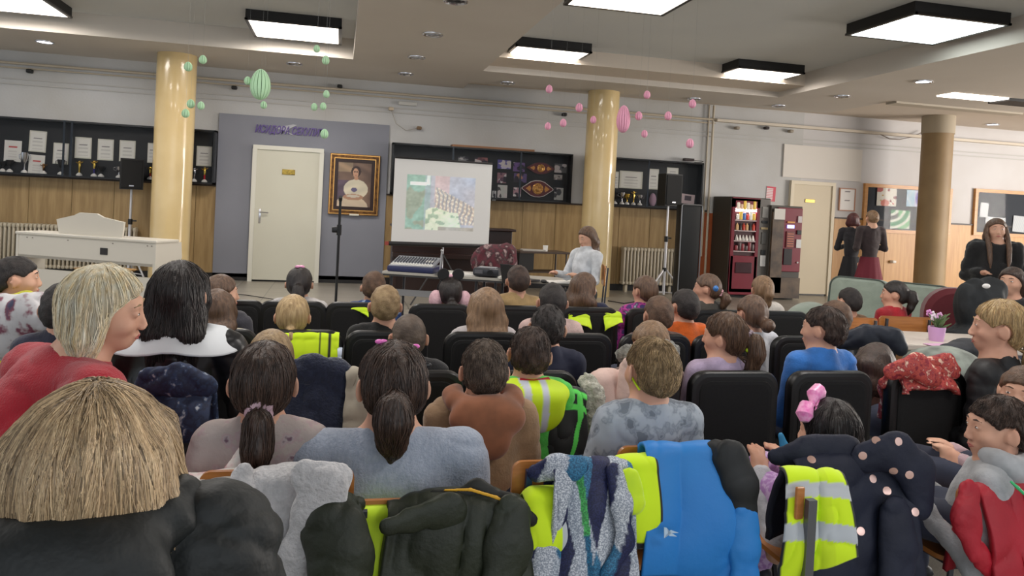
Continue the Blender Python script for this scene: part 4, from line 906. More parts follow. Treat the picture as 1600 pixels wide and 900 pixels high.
sc(434, 1.97, 'wooden school chair half covered by the fluffy grey coat', zt=at_y(350, 745, 1.97).z); sc(664, R0-.06, 'wooden school chair showing between olive coat halves', zt=at_y(600, 790, 1.94).z); sc(908, R0, 'wooden school chair with blue post under the patchwork jacket', tube_c=(40, 62, 110), zt=at_y(838, 728, 2.0).z)
sc(1066, R0+.04, 'wooden school chair under the bright blue jacket', zt=at_y(985, 705, 2.04).z); CE = sc(1346, R0, 'wooden school chair of the girl with pink bow', zt=at_y(1250, 758, 2.0).z); sc(1590, 1.97, 'wooden school chair under the red jacket', zt=at_y(1560, 765, 1.97).z)
sc(150, 1.0, 'wooden school chair of the blonde woman in front'); 
p = at_y(1343, 520, 4.72); school_chair('wooden school chair of dark haired boy near the sofa', (p.x, 4.75, 0)); p = at_y(1418, 520, 4.85); school_chair('wooden school chair of the girl in red near the sofa', (p.x, 4.85, 0), w=.42, rz=-6)
# ---------------- sofa group
sofa_m = mat((156, 168, 156), .85, c2=(146, 158, 146), scale=12, bump=.2, bscale=140, sheen=.3); pipe_m = mat((90, 100, 94), .8)
def sofa():
    pL = at(1270, 440, 7.9); pR = at(1502, 448, 7.0); dv = (pR-pL); dv.z = 0; Ls = dv.length; a = math.atan2(dv.y, dv.x)
    t = thing('sofa', 'pale green two seat sofa facing the children near the right pillar', 'sofa', (pL.x+dv.x/2, pL.y+dv.y/2, 0), a)
    Dp = .85
    MB().box((0, .0, .22), (Ls, Dp, .26), bev=.04).build('base', sofa_m, t, True)
    MB().box((0, Dp/2-.06, .52), (Ls-.1, .16, .58), bev=.06).build('back_frame', sofa_m, t, True)
    for s_ in (-1, 1):
        w_ = Ls/2-.10
        mb = MB(); pad(mb, (s_*w_/2*1.0, .18, .70), w_, .52, .10, [(.55, -.15), (.85, -.14), (.97, -.10), (1, -.04), (1, .05), (.9, .12)], .12, Matrix.Rotation(-.14, 4, 'X')); mb.build('back_cushion', sofa_m, t, True)
        g = rrect(w_*.97, .50, .10); MB().tube([(s_*w_/2+x, .075+.12*x*x*0, .70+z) for x, z in g], .008, 6, closed=True, M=Matrix.Rotation(-.14, 4, 'X')).build('cushion_piping', pipe_m, t, True)
        mb = MB(); pad(mb, (s_*w_/2, -.10, .42), w_, .62, .06, [(.94, -.07), (1, -.04), (1, .04), (.94, .075), (.6, .085)], 0, None, 'z'); mb.build('seat_cushion', sofa_m, t, True)
    MB().ball((-Ls/2-.02, -.02, .50), (.16, .44, .15), n=20, m=14).box((-Ls/2-.02, 0, .28), (.2, Dp, .4), bev=.05).build('armrest', sofa_m, t, True)
    for s_ in (-1, 1):
        for q in (-1, 1): MB().box((s_*(Ls/2-.08), q*.36, .05), (.06, .06, .1)).build('foot', mat((60, 40, 30), .5), t)
    return t
sofa()
def blob(name, label, cat, px, py, d, r, c, amp=.01, s=9, rot=0., mm=None, extra=(), hf=.012, group=None, c2=None):
    """soft cloth heap made of merged ellipsoids (offset, radii)"""
    p = at(px, py, d); F = None; parts = [((0, 0, 0), r)]+list(extra); lo = np.min([np.array(o)-max(q) for o, q in parts], 0)-.05; hi = np.max([np.array(o)+max(q) for o, q in parts], 0)+.05
    F = Field(axis(lo[0], hi[0], hf=hf), axis(lo[1], hi[1], hf=hf), axis(lo[2], hi[2], hf=hf))
    for o_, q in parts: F.ell(o_, q, .04)
    o = link(name, F.mesh(fold(amp, s, hash(label) % 97 if False else len(label))), mm or mat(c, .8, c2=c2 or tuple(int(x*.7) for x in c), scale=10, bump=.2, bscale=60), None); o.location = p; o.rotation_euler = (0, 0, R(rot)); return tag(o, label, cat, group)
pa = at(1545, 470, 6.1)
t = thing('armchair', 'dark red armchair beside the pale sofa under a black coat', 'armchair', (pa.x, pa.y, 0), R(-25)); mar = mat((96, 22, 34), .9, sheen=.4)
MB().box((0, 0, .26), (.8, .75, .4), bev=.06).build('seat', mar, t, True); mb = MB(); pad(mb, (0, .30, .68), .78, .62, .22, [(.9, -.08), (1, -.04), (1, .06), (.9, .1)], .1); mb.build('backrest', mar, t, True)
for s_ in (-1, 1): MB().box((s_*.36, 0, .42), (.14, .72, .34), bev=.06).build('armrest', mar, t, True)
blob('coat', 'black padded coat with small white badge draped over the red armchair', 'coat', 1533, 488, 5.7, (.17, .12, .25), (34, 38, 42), .045, 7, extra=[((-.05, 0, -.25), (.26, .2, .16)), ((.07, .03, .1), (.13, .10, .13)), ((-.12, .0, .05), (.08, .09, .14))])
p = at(1541, 447, 5.55); tag(MB().ball((0, 0, 0), (.035, .01, .018)).build('badge', mat((230, 228, 226), .5), None, True, tuple(p)), 'small white badge on the black coat', 'badge')
pt = at_z(1470, 545, .50); pt2 = at(1482, 530, 5.2)
t = thing('low_table', 'low white table with flower pot beside the wooden chair', 'table', (pt2.x, pt2.y, 0), R(-12))
zt = pt2.z
MB().box((0, 0, zt-.02), (1.0, .6, .04), bev=.008).build('tabletop', mat((214, 204, 194), .4), t)
for a in (-1, 1):
    for b_ in (-1, 1): MB().box((a*.45, b_*.25, (zt-.04)/2), (.05, .05, zt-.04)).build('leg', mat((150, 110, 70), .5), t)
p = at(1463, 528, 5.1)
t = thing('flower_pot', 'lilac pot with pink and white flowers on the low table', 'flower pot', (p.x, p.y, zt)); 
MB().lathe([(.044, 0), (.054, .08), (.054, .095), (.046, .095), (.04, .08)], 20).build('pot', mat((206, 160, 206), .5), t, True)
mb = MB(); rnd = random.Random(3)
for k in range(26): a = rnd.random()*6.28; r_ = .02+.045*rnd.random(); z_ = .12+.07*rnd.random(); mb.tube([(0, 0, .08), (r_*cos(a)*.6, r_*sin(a)*.6, z_-.03), (r_*cos(a)*1.3, r_*sin(a)*1.3, z_)], [.002, .009, .002], 5)
mb.build('leaves', mat((96, 120, 76), .6), t, True)
for k, c in enumerate([(236, 190, 226), (240, 230, 236), (226, 150, 210), (240, 220, 236), (230, 170, 216)]):
    a = k*1.3; mb = MB(); cx, cy, cz = .036*cos(a)-.02, .03*sin(a), .16+.012*(k % 3)
    for q in range(5): mb.ball((cx+.014*cos(q*1.256), cy+.005, cz+.014*sin(q*1.256)), (.011, .006, .011), n=8, m=6)
    mb.build('flower', mat(c, .6), t, True)
p = at(1505, 528, 4.9); tag(MB().box((0, 0, 0), (.26, .16, .004)).build('pink_card', mat((226, 180, 214), .6), None, False, (p.x-.1, p.y, zt+.004)), 'pink card lying on the low white table', 'card')
blob('ottoman', 'pale green rounded seat corner below the low table', 'seat', 1475, 575, 4.3, (.22, .2, .12), (150, 158, 150), .008, 5)
blob('bag', 'dark and grey cloth bag lying on the white table edge', 'bag', 1500, 545, 4.4, (.12, .08, .035), (60, 62, 68), .01, 9, extra=[((.13, .03, .0), (.13, .1, .05))])
# ---------------- piano
white_m = mat((208, 202, 190), .4)
def piano():
    a0 = at(25, 378, 8.2); a1 = at(244, 376, 7.8); dv = a1-a0; dv.z = 0; Lp = dv.length; ztp = a1.z+.0; ang = math.atan2(dv.y, dv.x)
    t = thing('digital_piano', 'white digital piano standing with its back to the room at the left', 'piano', (a0.x+dv.x/2, a0.y+dv.y/2, 0), ang)
    H_ = ztp
    MB().box((0, .17, H_-.015), (Lp+.02, .36, .03), bev=.008).build('lid', white_m, t)
    MB().box((0, .02, H_-.15), (Lp-.02, .03, .25)).box((0, .17, H_-.26), (Lp-.02, .33, .03)).build('key_housing', white_m, t)
    MB().box((0, .03, (H_-.40)/2+.02), (Lp-.06, .03, H_-.42)).build('lower_back_panel', white_m, t)
    for s_ in (-1, 1): MB().prism([(0, 0), (.36, 0), (.36, H_*.72), (.42, H_-.2), (.40, H_-.03), (0, H_-.03)], -.015, .015, TR(s_*(Lp/2-.015), 0, 0) @ Matrix(((0, 0, 1, 0), (1, 0, 0, 0), (0, 1, 0, 0), (0, 0, 0, 1)))).build('side_panel', white_m, t)
    w_ = Lp*.46; pts = [(-w_/2, 0), (w_/2, 0), (w_/2+.03, .16), (w_*.22, .20), (w_*.12, .235), (-w_*.16, .235), (-w_*.24, .205), (-w_/2-.02, .15)]
    MB().prism(pts[::-1], -.012, .012, TR(-.04, .13, H_+.0) @ Matrix.Rotation(pi/2+.1, 4, 'X')).build('music_rest', white_m, t)
    MB().box((Lp*.14, .002, H_-.15), (.09, .006, .07)).build('socket_plate', mat((40, 36, 36), .5), t)
    for k in (-.42, -.38, -.12, .2, .44, .47): MB().box((k*Lp, .002, H_-.06), (.012, .006, .008)).build('screw', mat((110, 100, 90), .4), t)
    return t, H_
pn, PH = piano()
p = at(152, 424, 8.25); tag(MB().lathe([(.30, 0), (.33, .02), (.05, .05), (.001, .055)], 24, None, 1, .5).build('straw_tray', mat((176, 136, 76), .7, c2=(150, 110, 56), scale=30), None, True, (p.x, p.y+.3, p.z-.02)), 'flat woven straw tray behind the white piano', 'tray')
# side shelf/box behind the piano left
# ---------------- speakers
def speaker_on_stand(label1, label2, px, pyt, pyb, d, wpx, hh, spread=.46):
    top = at(px, pyt, d); bot = at(px, pyb, d); w_ = wpx*d/1190
    c = at((px), (pyt+pyb)/2, d); h_ = top.z-bot.z
    t = thing('loudspeaker', label1, 'loudspeaker', (c.x, c.y, bot.z), R(14)); pl_ = [(-w_/2, -.12), (w_/2, -.12), (w_*.32, .18), (-w_*.32, .18)]
    MB().prism(pl_, 0, h_).build('cabinet', mat((14, 14, 15), .6), t); MB().box((0, -.125, h_/2), (w_*.9, .02, h_*.92), bev=.008).build('grille', mat((10, 10, 11), .8, bump=.4, bscale=400), t)
    MB().box((0, -.137, h_*.12), (w_*.2, .006, .02)).build('badge', mat((170, 170, 176), .3, .8), t)
    t2 = thing('speaker_stand', label2, 'speaker stand', (c.x, c.y+.02, 0)); wm = mat((206, 206, 210), .35, .3); bkm = mat((24, 24, 26), .5)
    MB().tube([(0, 0, .45), (0, 0, bot.z)], .018, 10).build('inner_pole', wm, t2, True); MB().tube([(0, 0, .1), (0, 0, bot.z*.62)], .024, 10).build('pole', wm, t2, True)
    MB().tube([(0, 0, .50), (0, 0, .56)], .04, 10).build('leg_hub', bkm, t2, True); MB().tube([(0, 0, bot.z*.62), (0, 0, bot.z*.68)], .034, 10).tube([(.02, 0, bot.z*.66), (.09, 0, bot.z*.66)], .012, 8).build('collar', bkm, t2, True)
    for a in (200, 340, 90): MB().tube([(.03*cos(R(a)), .03*sin(R(a)), .52), (spread*cos(R(a)), spread*sin(R(a)), .015)], .015, 8).build('leg', wm, t2, True); MB().tube([(0, 0, .14), (.76*spread*cos(R(a)), .76*spread*sin(R(a)), .12)], .009, 6).build('brace', wm, t2, True)
speaker_on_stand('black loudspeaker in front of the left trophy cabinet', 'white pole stand under the left loudspeaker behind the piano', 206, 248, 296, 11.9, 33, .4, spread=.30)
speaker_on_stand('black loudspeaker in front of the right trophy cabinet', 'white tripod speaker stand between radiator and black panel', 1046, 272, 322, 13.0, 32, .5)
a = at(1077, 320, 12.6); w_ = .34
t = thing('black_panel_case', 'tall narrow black case with silver rim beside the speaker stand', 'case', (a.x, a.y, 0), R(-4)); hh = a.z
MB().box((0, 0, hh/2), (w_, .28, hh), bev=.03).build('body', mat((10, 10, 11), .5), t, True); mb = MB(); g = rrect(w_+.01, hh, .03); mb.tube([(x, -.14, hh/2+z) for x, z in g], .011, 6, closed=True); mb.build('silver_rim', mat((150, 150, 152), .3, .8), t, True)
# ---------------- projection screen
TL = at(617, 247, 10.7); BL = at(611, 378, 10.7); BR = at(763, 387, 11.15); dv = BR-BL; dv.z = 0; Ws = dv.length; Hs = TL.z-BL.z; ang = math.atan2(dv.y, dv.x); cs_ = BL+dv/2
t = thing('projection_screen', 'white portable projection screen showing a pale street picture', 'projection screen', (cs_.x, cs_.y, 0), ang)
_g = np.stack(np.meshgrid(np.arange(97)/96., np.arange(121)/120., indexing='ij')[::-1]+[np.zeros((97, 121))], -1).reshape(-1, 3)
PN = [vnoise(_g, s_, 40+s_).reshape(97, 121) for s_ in (5, 12, 26, 48)]
def proj(u, v):
    a = (u-.13)/.70; b_ = (v-.16)/.66; i, j = min(96, int(round(v*96))), min(120, int(round(u*120))); n0, n1, n2, n3 = [q[i, j] for q in PN]
    if not (0 < a < 1 and 0 < b_ < 1): return (206, 205, 203)
    c = np.array([192., 196, 202])
    if a < .34: c = np.array([160., 196, 184]) if n0+n1*.5 > -.1 else np.array([172., 184, 168])
    if .26 < a < .42: c = c*.5+np.array([196., 204, 226])*.5
    if a > .6: c = np.array([198., 204, 220])
    if .40 < a < .62 and b_ > .5: c = np.array([216., 200, 206])
    q = b_+.62*(a-.45)
    if a > .42 and .25 < q < .78 and b_ > .12:
        c = np.array([214., 204, 196]); k_ = ((q*13) % 1 < .38); m_ = ((a*17+n1*.6) % 1 < .55)
        if k_ and m_: c = np.array([246., 242, 230])
        elif not m_: c = np.array([176., 178, 186])
    if b_ < .30+.12*n0 and .28 < a < .82-b_*.2: c = np.array([232., 244, 226]) if n2 > -.25 else np.array([180., 206, 186])
    if b_ < .07 and a > .48: c = np.array([186., 184, 178])
    if .80 < b_ < .87 and .05 < a < .28: c = np.array([244., 250, 250])
    if .29 < a < .33 and b_ > .82: c = np.array([236., 250, 250])
    c = c+n1*9+n2*12+n3*10+np.array([n0*5, 0, -n0*5])
    return tuple(float(min(255, max(0, x))) for x in c)
o = canvas(Ws, Hs, 120, 96, proj).build('screen_cloth', mat((255, 255, 255), .6, vcol=True, emis=.10), t); o.location = (0, 0, BL.z+Hs/2)  # projected picture sits in vertex colours; slight glow stands in for projector light
MB().box((0, .008, BL.z+Hs/2), (Ws, .006, Hs)).build('screen_backing', mat((30, 30, 32), .7), t)
MB().tube([(-Ws/2-.03, 0, BL.z-.02), (Ws/2+.06, 0, BL.z-.02)], .032, 10).build('roller_case', mat((24, 22, 24), .4), t, True); MB().tube([(-Ws/2, 0, BL.z+Hs+.01), (Ws/2, 0, BL.z+Hs+.01)], .014, 8).build('top_bar', mat((24, 22, 24), .4), t, True)
MB().box((-Ws/2-.06, 0, BL.z-.02), (.05, .05, .05)).build('end_cap', mat((150, 60, 50), .5), t)
MB().tube([(0.05, .06, .45), (0.05, .06, BL.z+Hs)], .014, 8).build('pole', mat((150, 150, 154), .3, .6), t, True)
for a in (80, 200, 320): MB().tube([(.05, .06, .75), (.05+.5*cos(R(a)), .06+.5*sin(R(a)), .02)], .011, 6).build('leg', mat((40, 40, 42), .4), t, True)
# dark low cupboard under / behind the screen
pa = at_y(612, 420, 12.2); pb = at_y(800, 420, 12.2)
t = thing('dark_piano', 'dark brown upright piano behind the projection screen', 'piano', ((pa.x+pb.x)/2, 12.3, 0)); wd = pb.x-pa.x; dk_m = mat((44, 26, 22), .3)
MB().box((0, .18, .53), (wd, .36, 1.06), bev=.01).build('case', dk_m, t); MB().box((0, .1, 1.08), (wd+.06, .5, .04), bev=.01).build('lid', dk_m, t); MB().box((0, -.08, .62), (wd, .22, .08), bev=.01).build('keyboard_cover', dk_m, t)
for s_ in (-1, 1): MB().box((s_*(wd/2-.04), -.1, .3), (.06, .1, .6)).build('leg', dk_m, t)
blob('flowered_cloth', 'dark red and white flowered cloth heap right of the screen', 'cloth', 772, 408, 10.2, (.30, .15, .22), (120, 62, 70), .03, 8, extra=[((.1, 0, .12), (.2, .1, .12)), ((0, 0, -.15), (.22, .16, .13))], mm=mat((96, 40, 52), .8, c2=[(60, 40, 44), (176, 150, 150)], scale=14, lo=.4, hi=.7))
p = at(772, 408, 10.2); t = thing('stool', 'dark round stool under the flowered cloth heap', 'stool', (p.x, p.y, 0)); MB().lathe([(.19, p.z-.32), (.2, p.z-.28), (.18, p.z-.25)], 24).build('seat', dk_m, t, True)
for a in (45, 135, 225, 315): MB().tube([(.13*cos(R(a)), .13*sin(R(a)), p.z-.30), (.19*cos(R(a)), .19*sin(R(a)), 0)], .014, 8).build('leg', dk_m, t, True)
# small desk by the wall
pa = at(808, 392, 11.6); pb = at(886, 398, 11.9); dv = pb-pa; dv.z = 0; t = thing('small_desk', 'small dark desk near the wall behind the presenter', 'desk', (pa.x+dv.x/2, pa.y+.25, 0), math.atan2(dv.y, dv.x)); wd = dv.length; zt = pa.z
MB().box((0, 0, zt-.015), (wd, .5, .03), bev=.005).build('tabletop', mat((70, 56, 48), .35), t); MB().box((-wd/2+.12, 0, zt-.16), (.24, .46, .26)).build('drawer_box', mat((24, 22, 22), .5), t); MB().box((0, 0, zt-.32), (wd-.1, .4, .02)).build('shelf', mat((56, 40, 32), .5), t)
for s_ in (-1, 1): 
    for q in (-1, 1): MB().tube([(s_*(wd/2-.04), q*.2, 0), (s_*(wd/2-.04), q*.2, zt-.03)], .014, 8).build('leg', mat((60, 50, 44), .4), t, True)
tag(MB().lathe([(.035, 0), (.04, .09), (.036, .09), (.03, .01)], 16).build('paper_cup', mat((226, 224, 220), .5), None, True, (pa.x+dv.x*.6, pa.y+.2, zt)), 'white paper cup on the small dark desk', 'cup')
tag(MB().box((0, 0, 0), (.36, .2, .02)).build('paper_stack', mat((170, 164, 156), .6), None, False, (pa.x+dv.x*.35, pa.y+.18, zt+.011)), 'papers lying on the small dark desk', 'papers')
# ---------------- presentation desk: long low table
pa = at(612, 432, 8.6); pb = at(943, 437, 8.25); dv = pb-pa; dv.z = 0; ang = math.atan2(dv.y, dv.x); wd = dv.length; zt = (pa.z+pb.z)/2
DT = thing('long_table', 'long table carrying mixer, projector and papers before the screen', 'table', (pa.x+dv.x/2, pa.y+dv.y/2+.3, 0), ang)
MB().box((0, 0, zt-.015), (wd, .6, .03), bev=.004).build('tabletop', mat((176, 172, 164), .4), DT)
MB().box((0, 0, zt-.035), (wd-.02, .58, .03)).build('edge_frame', mat((60, 60, 62), .5), DT); 
mb = MB().box((-wd*.25, -.2, zt-.24), (wd*.46, .03, .07)).box((wd*.22, -.2, zt-.24), (wd*.5, .03, .06)); mb.build('lower_rail', mat((140, 140, 142), .4, .4), DT)
for s_ in (-1, -.1, .1, 1):
    for q in (-1, 1): MB().tube([(s_*(wd/2-.1), q*.25, 0), (s_*(wd/2-.1), q*.25, zt-.03)], .016, 8).build('leg', mat((50, 50, 54), .4, .5), DT, True)
def on_desk(px, py, d): return at(px, py, d)
p = on_desk(648, 428, 8.75)
t = thing('mixing_console', 'grey and blue audio mixer at the left end of the long table', 'mixer', (p.x, p.y, zt), ang); mw = 74*8.7/1190
MB().box((0, 0, .035), (mw, .42, .07), bev=.02).build('base', mat((36, 42, 84), .4), t, True)
M = TR(0, 0, .10) @ Matrix.Rotation(.22, 4, 'X'); mb = MB().box((0, 0, 0), (mw-.03, .40, .03), M, .006); mb.build('top_panel', mat((120, 124, 132), .4), t, True)
mb = MB()
for i in range(14): mb.box((-mw/2+.05+i*(mw-.1)/13, -.13, .022), (.012, .022, .016), M)
mb.build('fader_knobs', mat((230, 230, 226), .4), t)
mb = MB()
for i in range(14):
    for j in range(5): mb.lathe([(.007, 0), (.006, .016)], 6, M @ TR(-mw/2+.05+i*(mw-.1)/13, -.06+j*.045, .015))
mb.build('dial_knobs', mat((60, 62, 70), .4), t); mb = MB().box((0, -.13, .0155), (mw-.06, .07, .001), M).box((mw*.32, .02, .0165), (.1, .07, .003), M); mb.build('white_strip', mat((204, 204, 200), .5), t)
p = at(689, 427, 8.4); t = thing('microphone_stand', 'short silver desk microphone stand behind the mixer', 'stand', (p.x, p.y+.1, zt)); MB().lathe([(.06, 0), (.05, .015), (.01, .02)], 16).build('base', mat((60, 60, 62), .4), t, True); MB().tube([(0, 0, .02), (.01, 0, .26)], .009, 8).ball((.01, 0, .27), .014).build('pole', mat((190, 190, 194), .3, .8), t, True)
p = at(762, 425, 8.55)
t = thing('projector', 'dark video projector lying on the long table', 'projector', (p.x, p.y, zt), ang); MB().box((0, 0, .055), (.30, .24, .09), bev=.025).build('body', mat((44, 46, 54), .4), t, True)
MB().tube([(.05, -.1, .055), (.05, -.145, .055)], .032, 16).build('lens_ring', mat((22, 22, 26), .3), t, True); MB().box((-.08, -.122, .06), (.09, .01, .04)).build('vent', mat((90, 90, 96), .5), t); MB().box((0, 0, .103), (.2, .14, .01), bev=.004).build('top_plate', mat((150, 150, 156), .4), t)
for (px, py, d, w_, dp, hh, c, name, lab) in [(716, 430, 8.6, .3, .2, .012, (226, 224, 220), 'paper_stack', 'white paper sheets between mixer and projector'), (800, 430, 8.5, .34, .24, .02, (226, 224, 218), 'paper_stack', 'white papers right of the projector'), (880, 433, 8.3, .36, .24, .01, (236, 234, 230), 'paper_stack', 'white papers beside the presenters hand'), (870, 434, 8.3, .3, .14, .006, (30, 30, 32), 'dark_folder', 'thin dark folder under the presenters papers')]:
    p = at(px, py, d); tag(MB().box((0, 0, hh/2), (w_, dp, hh)).box((.05, .03, hh+.002), (w_*.6, dp*.7, .003), RZ(.3)).build(name, mat(c, .6), None, False, (p.x, p.y, zt)), lab, 'papers')
p = at(815, 428, 8.3); t = thing('laptop', 'open dark laptop in front of the presenter', 'laptop', (p.x, p.y, zt), ang+R(150)); MB().box((0, 0, .01), (.34, .24, .02), bev=.005).build('base', mat((30, 30, 34), .4), t); MB().box((0, .12, .10), (.34, .012, .22), TR(0, 0, 0) @ Matrix.Rotation(-.25, 4, 'X'), .004).build('screen_lid', mat((26, 26, 30), .4), t)
p = at(867, 427, 8.2); tag(MB().ball((0, 0, .015), (.035, .055, .02)).build('computer_mouse', mat((24, 24, 26), .4), None, True, (p.x-.12, p.y, zt)), 'black computer mouse under the presenters hand', 'mouse')
p = at(950, 445, 8.0); school_chair('wooden school chair behind the presenter', (p.x+.03, p.y+.15, 0), rz=75, zt=.90, w=.36)
# extra frame under table
p = at(530, 470, 6.4); top = at(532, 313, 6.4)
t = thing('microphone_stand', 'tall thin black microphone stand in front of the painting', 'microphone stand', (top.x, top.y, 0)); bm_ = mat((18, 18, 20), .4)
MB().lathe([(.14, 0), (.14, .02), (.02, .035)], 24).build('base', bm_, t, True); MB().tube([(0, 0, .03), (0, 0, top.z)], .011, 8).build('pole', bm_, t, True); MB().tube([(0, 0, top.z*.80), (0, 0, top.z*.86)], .02, 8).box((-.035, 0, top.z*.83), (.05, .03, .05), bev=.01).build('clutch', bm_, t, True); MB().tube([(0, 0, top.z), (0, -.03, top.z+.03)], .016, 8).build('microphone_clip', bm_, t, True)
tag(MB().tube([at_z(x_, y_, .01) for x_, y_ in [(360, 459), (385, 461), (430, 468), (470, 470), (500, 478), (526, 480)]], .006, 6).build('floor_cable', bm_, None, True), 'thin black cable on the floor near the cream door', 'cable')
tag(MB().tube([at_z(x_, y_, .01) for x_, y_ in [(950, 470), (975, 474), (1000, 470), (1020, 466)]], .008, 6).build('floor_cable', bm_, None, True), 'dark cable on the floor near the right speaker stand', 'cable')
# ---------------- hanging paper eggs
def egg(px, py, d, hpx, c, label, grp, n=10, slim=.72):
    p = at(px, py, d); h = hpx*d/1190/2; t = thing('paper_egg', label, 'paper egg', p, 0, grp); mb = MB(); m_ = 18
    for k in range(n):
        a0 = 2*pi*k/n; dl = 2*pi/n*.42
        for i in range(m_):
            def pt(i, a): th = pi*i/m_; rr = h*slim*sin(th)*(1+.12*cos(th)); return (rr*cos(a), rr*sin(a), -h*cos(th))
            def mid(i, a): th = pi*i/m_; rr = h*slim*.35*sin(th); return (rr*cos(a), rr*sin(a), -h*cos(th)*.98)
            mb.add([pt(i, a0-dl), pt(i+1, a0-dl), mid(i+1, a0), mid(i, a0)], [(0, 1, 2, 3)]); mb.add([pt(i, a0+dl), pt(i+1, a0+dl), mid(i+1, a0), mid(i, a0)], [(3, 2, 1, 0)])
            mb.add([pt(i, a0-dl), pt(i+1, a0-dl), pt(i+1, a0+dl), pt(i, a0+dl)], [(0, 1, 2, 3)])
    mb.build('paper', mat(c, .7, trans=0.), t, True)
    zc_ = (ZU if not (.1 < p.x < 2.05) else ZS) if p.y < 11.5 else ZS
    MB().tube([(0, 0, h*.9), (0, 0, zc_-p.z)], .0004, 4).build('thread', mat((150, 150, 148), .7), t)
gr = (190, 230, 188); pk = (244, 172, 198)
for (px, py, hp, lab) in [(407, 132, 48, 'largest green honeycomb paper egg'), (387, 126, 13, 'small green paper egg left of the largest one'), (412, 164, 12, 'small green paper egg right under the largest one'), (317, 93, 14, 'small green paper egg at the top right of left pillar'), (294, 104, 15, 'small green paper egg on the pillar top'), (298, 162, 14, 'green paper egg on the right side of the pillar, middle'), (314, 165, 13, 'green paper egg just right of the pillar above cabinet'), (290, 177, 14, 'lowest green paper egg in front of the left pillar'), (495, 76, 12, 'green paper egg touching the black lamp frame'), (509, 94, 14, 'green paper egg just below the square lamp'), (510, 147, 12, 'green paper egg at pipe height right of large egg'), (491, 167, 12, 'green paper egg above the lettering, left of two'), (505, 166, 12, 'green paper egg above the lettering, right of two'), (507, 209, 15, 'lowest green paper egg in front of the lettering')]:
    egg(px, py, 5.6, hp, gr, lab, 'green paper eggs hanging on threads', 10 if hp < 20 else 16, .64 if hp > 20 else .85)
for (px, py, hp, lab) in [(974, 186, 43, 'largest pink honeycomb paper egg'), (858, 139, 13, 'highest left pink paper egg'), (905, 168, 14, 'pink paper egg left of the central pillar top'), (880, 192, 13, 'pink paper egg left of pillar, lower middle'), (856, 197, 12, 'lowest left pink paper egg'), (927, 187, 12, 'pink paper egg in front of the central pillar'), (1011, 148, 13, 'pink paper egg high right of the central pillar'), (998, 181, 14, 'pink paper egg just right of the largest pink one'), (1044, 181, 14, 'pink paper egg right of the others at mid height'), (1007, 209, 12, 'pink paper egg below and right of the largest'), (1082, 162, 14, 'pink paper egg at the upper far right'), (1078, 224, 15, 'pink paper egg at the lower far right')]:
    egg(px, py, 6.4, hp, pk, lab, 'pink paper eggs hanging on threads', 10 if hp < 20 else 16, .50 if hp > 20 else .8)
# ================================================================ garments on the chairs
NEON = (214, 246, 20); NEO = mat(NEON, .6, c2=(196, 232, 10), scale=10, sheen=.3)
def drape(name, label, cat, px, py, Yr, hwp, lb, lf, yaw=0., m=None, colfn=None, amp=.012, s=7., seed=0, thick=.014, flare=.1, sag=.35, rad=.032, slant=0., hem=.06, n=(46, 60), bulge=.04, shape=None, group=None, parent=None, core=.55):
    """cloth laid over a chair back: px,py = pixel of the middle of the fold line"""
    p = at_y(px, py, Yr) if parent is None else Vector((0, 0, 0)); hw = hwp; nu, nv = n; L = lb+lf; vs_ = []; cols = []
    P = []
    for j in range(nv+1):
        for i in range(nu+1): P.append((i/nu*2-1, j/nv))
    P = np.array(P); wx = vnoise(np.stack([P[:, 0]*hw, P[:, 1]*L, P[:, 0]*0+2], 1), s*.6, seed+2)*.06; nz = vnoise(np.stack([P[:, 0]*hw+wx, P[:, 1]*L*.35+wx, P[:, 0]*0], 1), s*1.2, seed); nz2 = vnoise(np.stack([P[:, 0]*hw+wx, P[:, 1]*L*.7, P[:, 0]*0+5], 1), s*2.6, seed+3); hn = vnoise(np.stack([P[:, 0]*hw, P[:, 0]*0, P[:, 0]*0], 1), 6, seed+9)
    for (u, v), a, b_, hh in zip(P, nz, nz2, hn):
        sv = v*L-lb; sv *= 1+hem*hh+slant*u*(1 if sv < 0 else -1)*.5
        if shape: u2 = shape(u, sv)
        else: u2 = u
        ar = rad*pi/2; wd = hw*(1+flare*min(1, abs(sv)/.3))
        if abs(sv) < ar: th = sv/rad; y = sin(th)*rad; z = cos(th)*rad-rad; nrm = (sin(th), cos(th))
        else: q = abs(sv)-ar; sg = 1 if sv > 0 else -1; y = sg*(rad+bulge*sin(min(1, q/max(lb, .01))*pi*.8)); z = -rad-q; nrm = (sg, .0)
        dd = amp*((.4-1.6*(1-abs(a))**4+.6)*.9+.5*(.5-(1-abs(b_))**3))*min(1, .45+abs(sv)*5)
        e = max(0, abs(u)-core); z -= sag*e*e*hw*2.2*(1 if abs(sv) < .5 else 1)
        vs_.append((u2*wd, y+nrm[0]*dd, z+nrm[1]*dd)); cols.append(colfn(u, sv) if colfn else None)
    fs = [(j*(nu+1)+i, j*(nu+1)+i+1, (j+1)*(nu+1)+i+1, (j+1)*(nu+1)+i) for j in range(nv) for i in range(nu)]
    if colfn: fs = [f for f in fs if cols[f[0]] is not None]
    g = MB(); g.add(vs_, fs)
    if colfn: g.col = (1, 1, 1); g.c = [c or (255, 255, 255) for c in cols]
    if m is None: m = mat((255, 255, 255), .75, vcol=True, sheen=.2)
    o = g.build(name, m, parent, True); o.location = p; o.rotation_euler = (0, 0, R(yaw))
    md = o.modifiers.new('t', 'SOLIDIFY'); md.thickness = thick; md.offset = 0
    return tag(o, label, cat, group) if parent is None else o
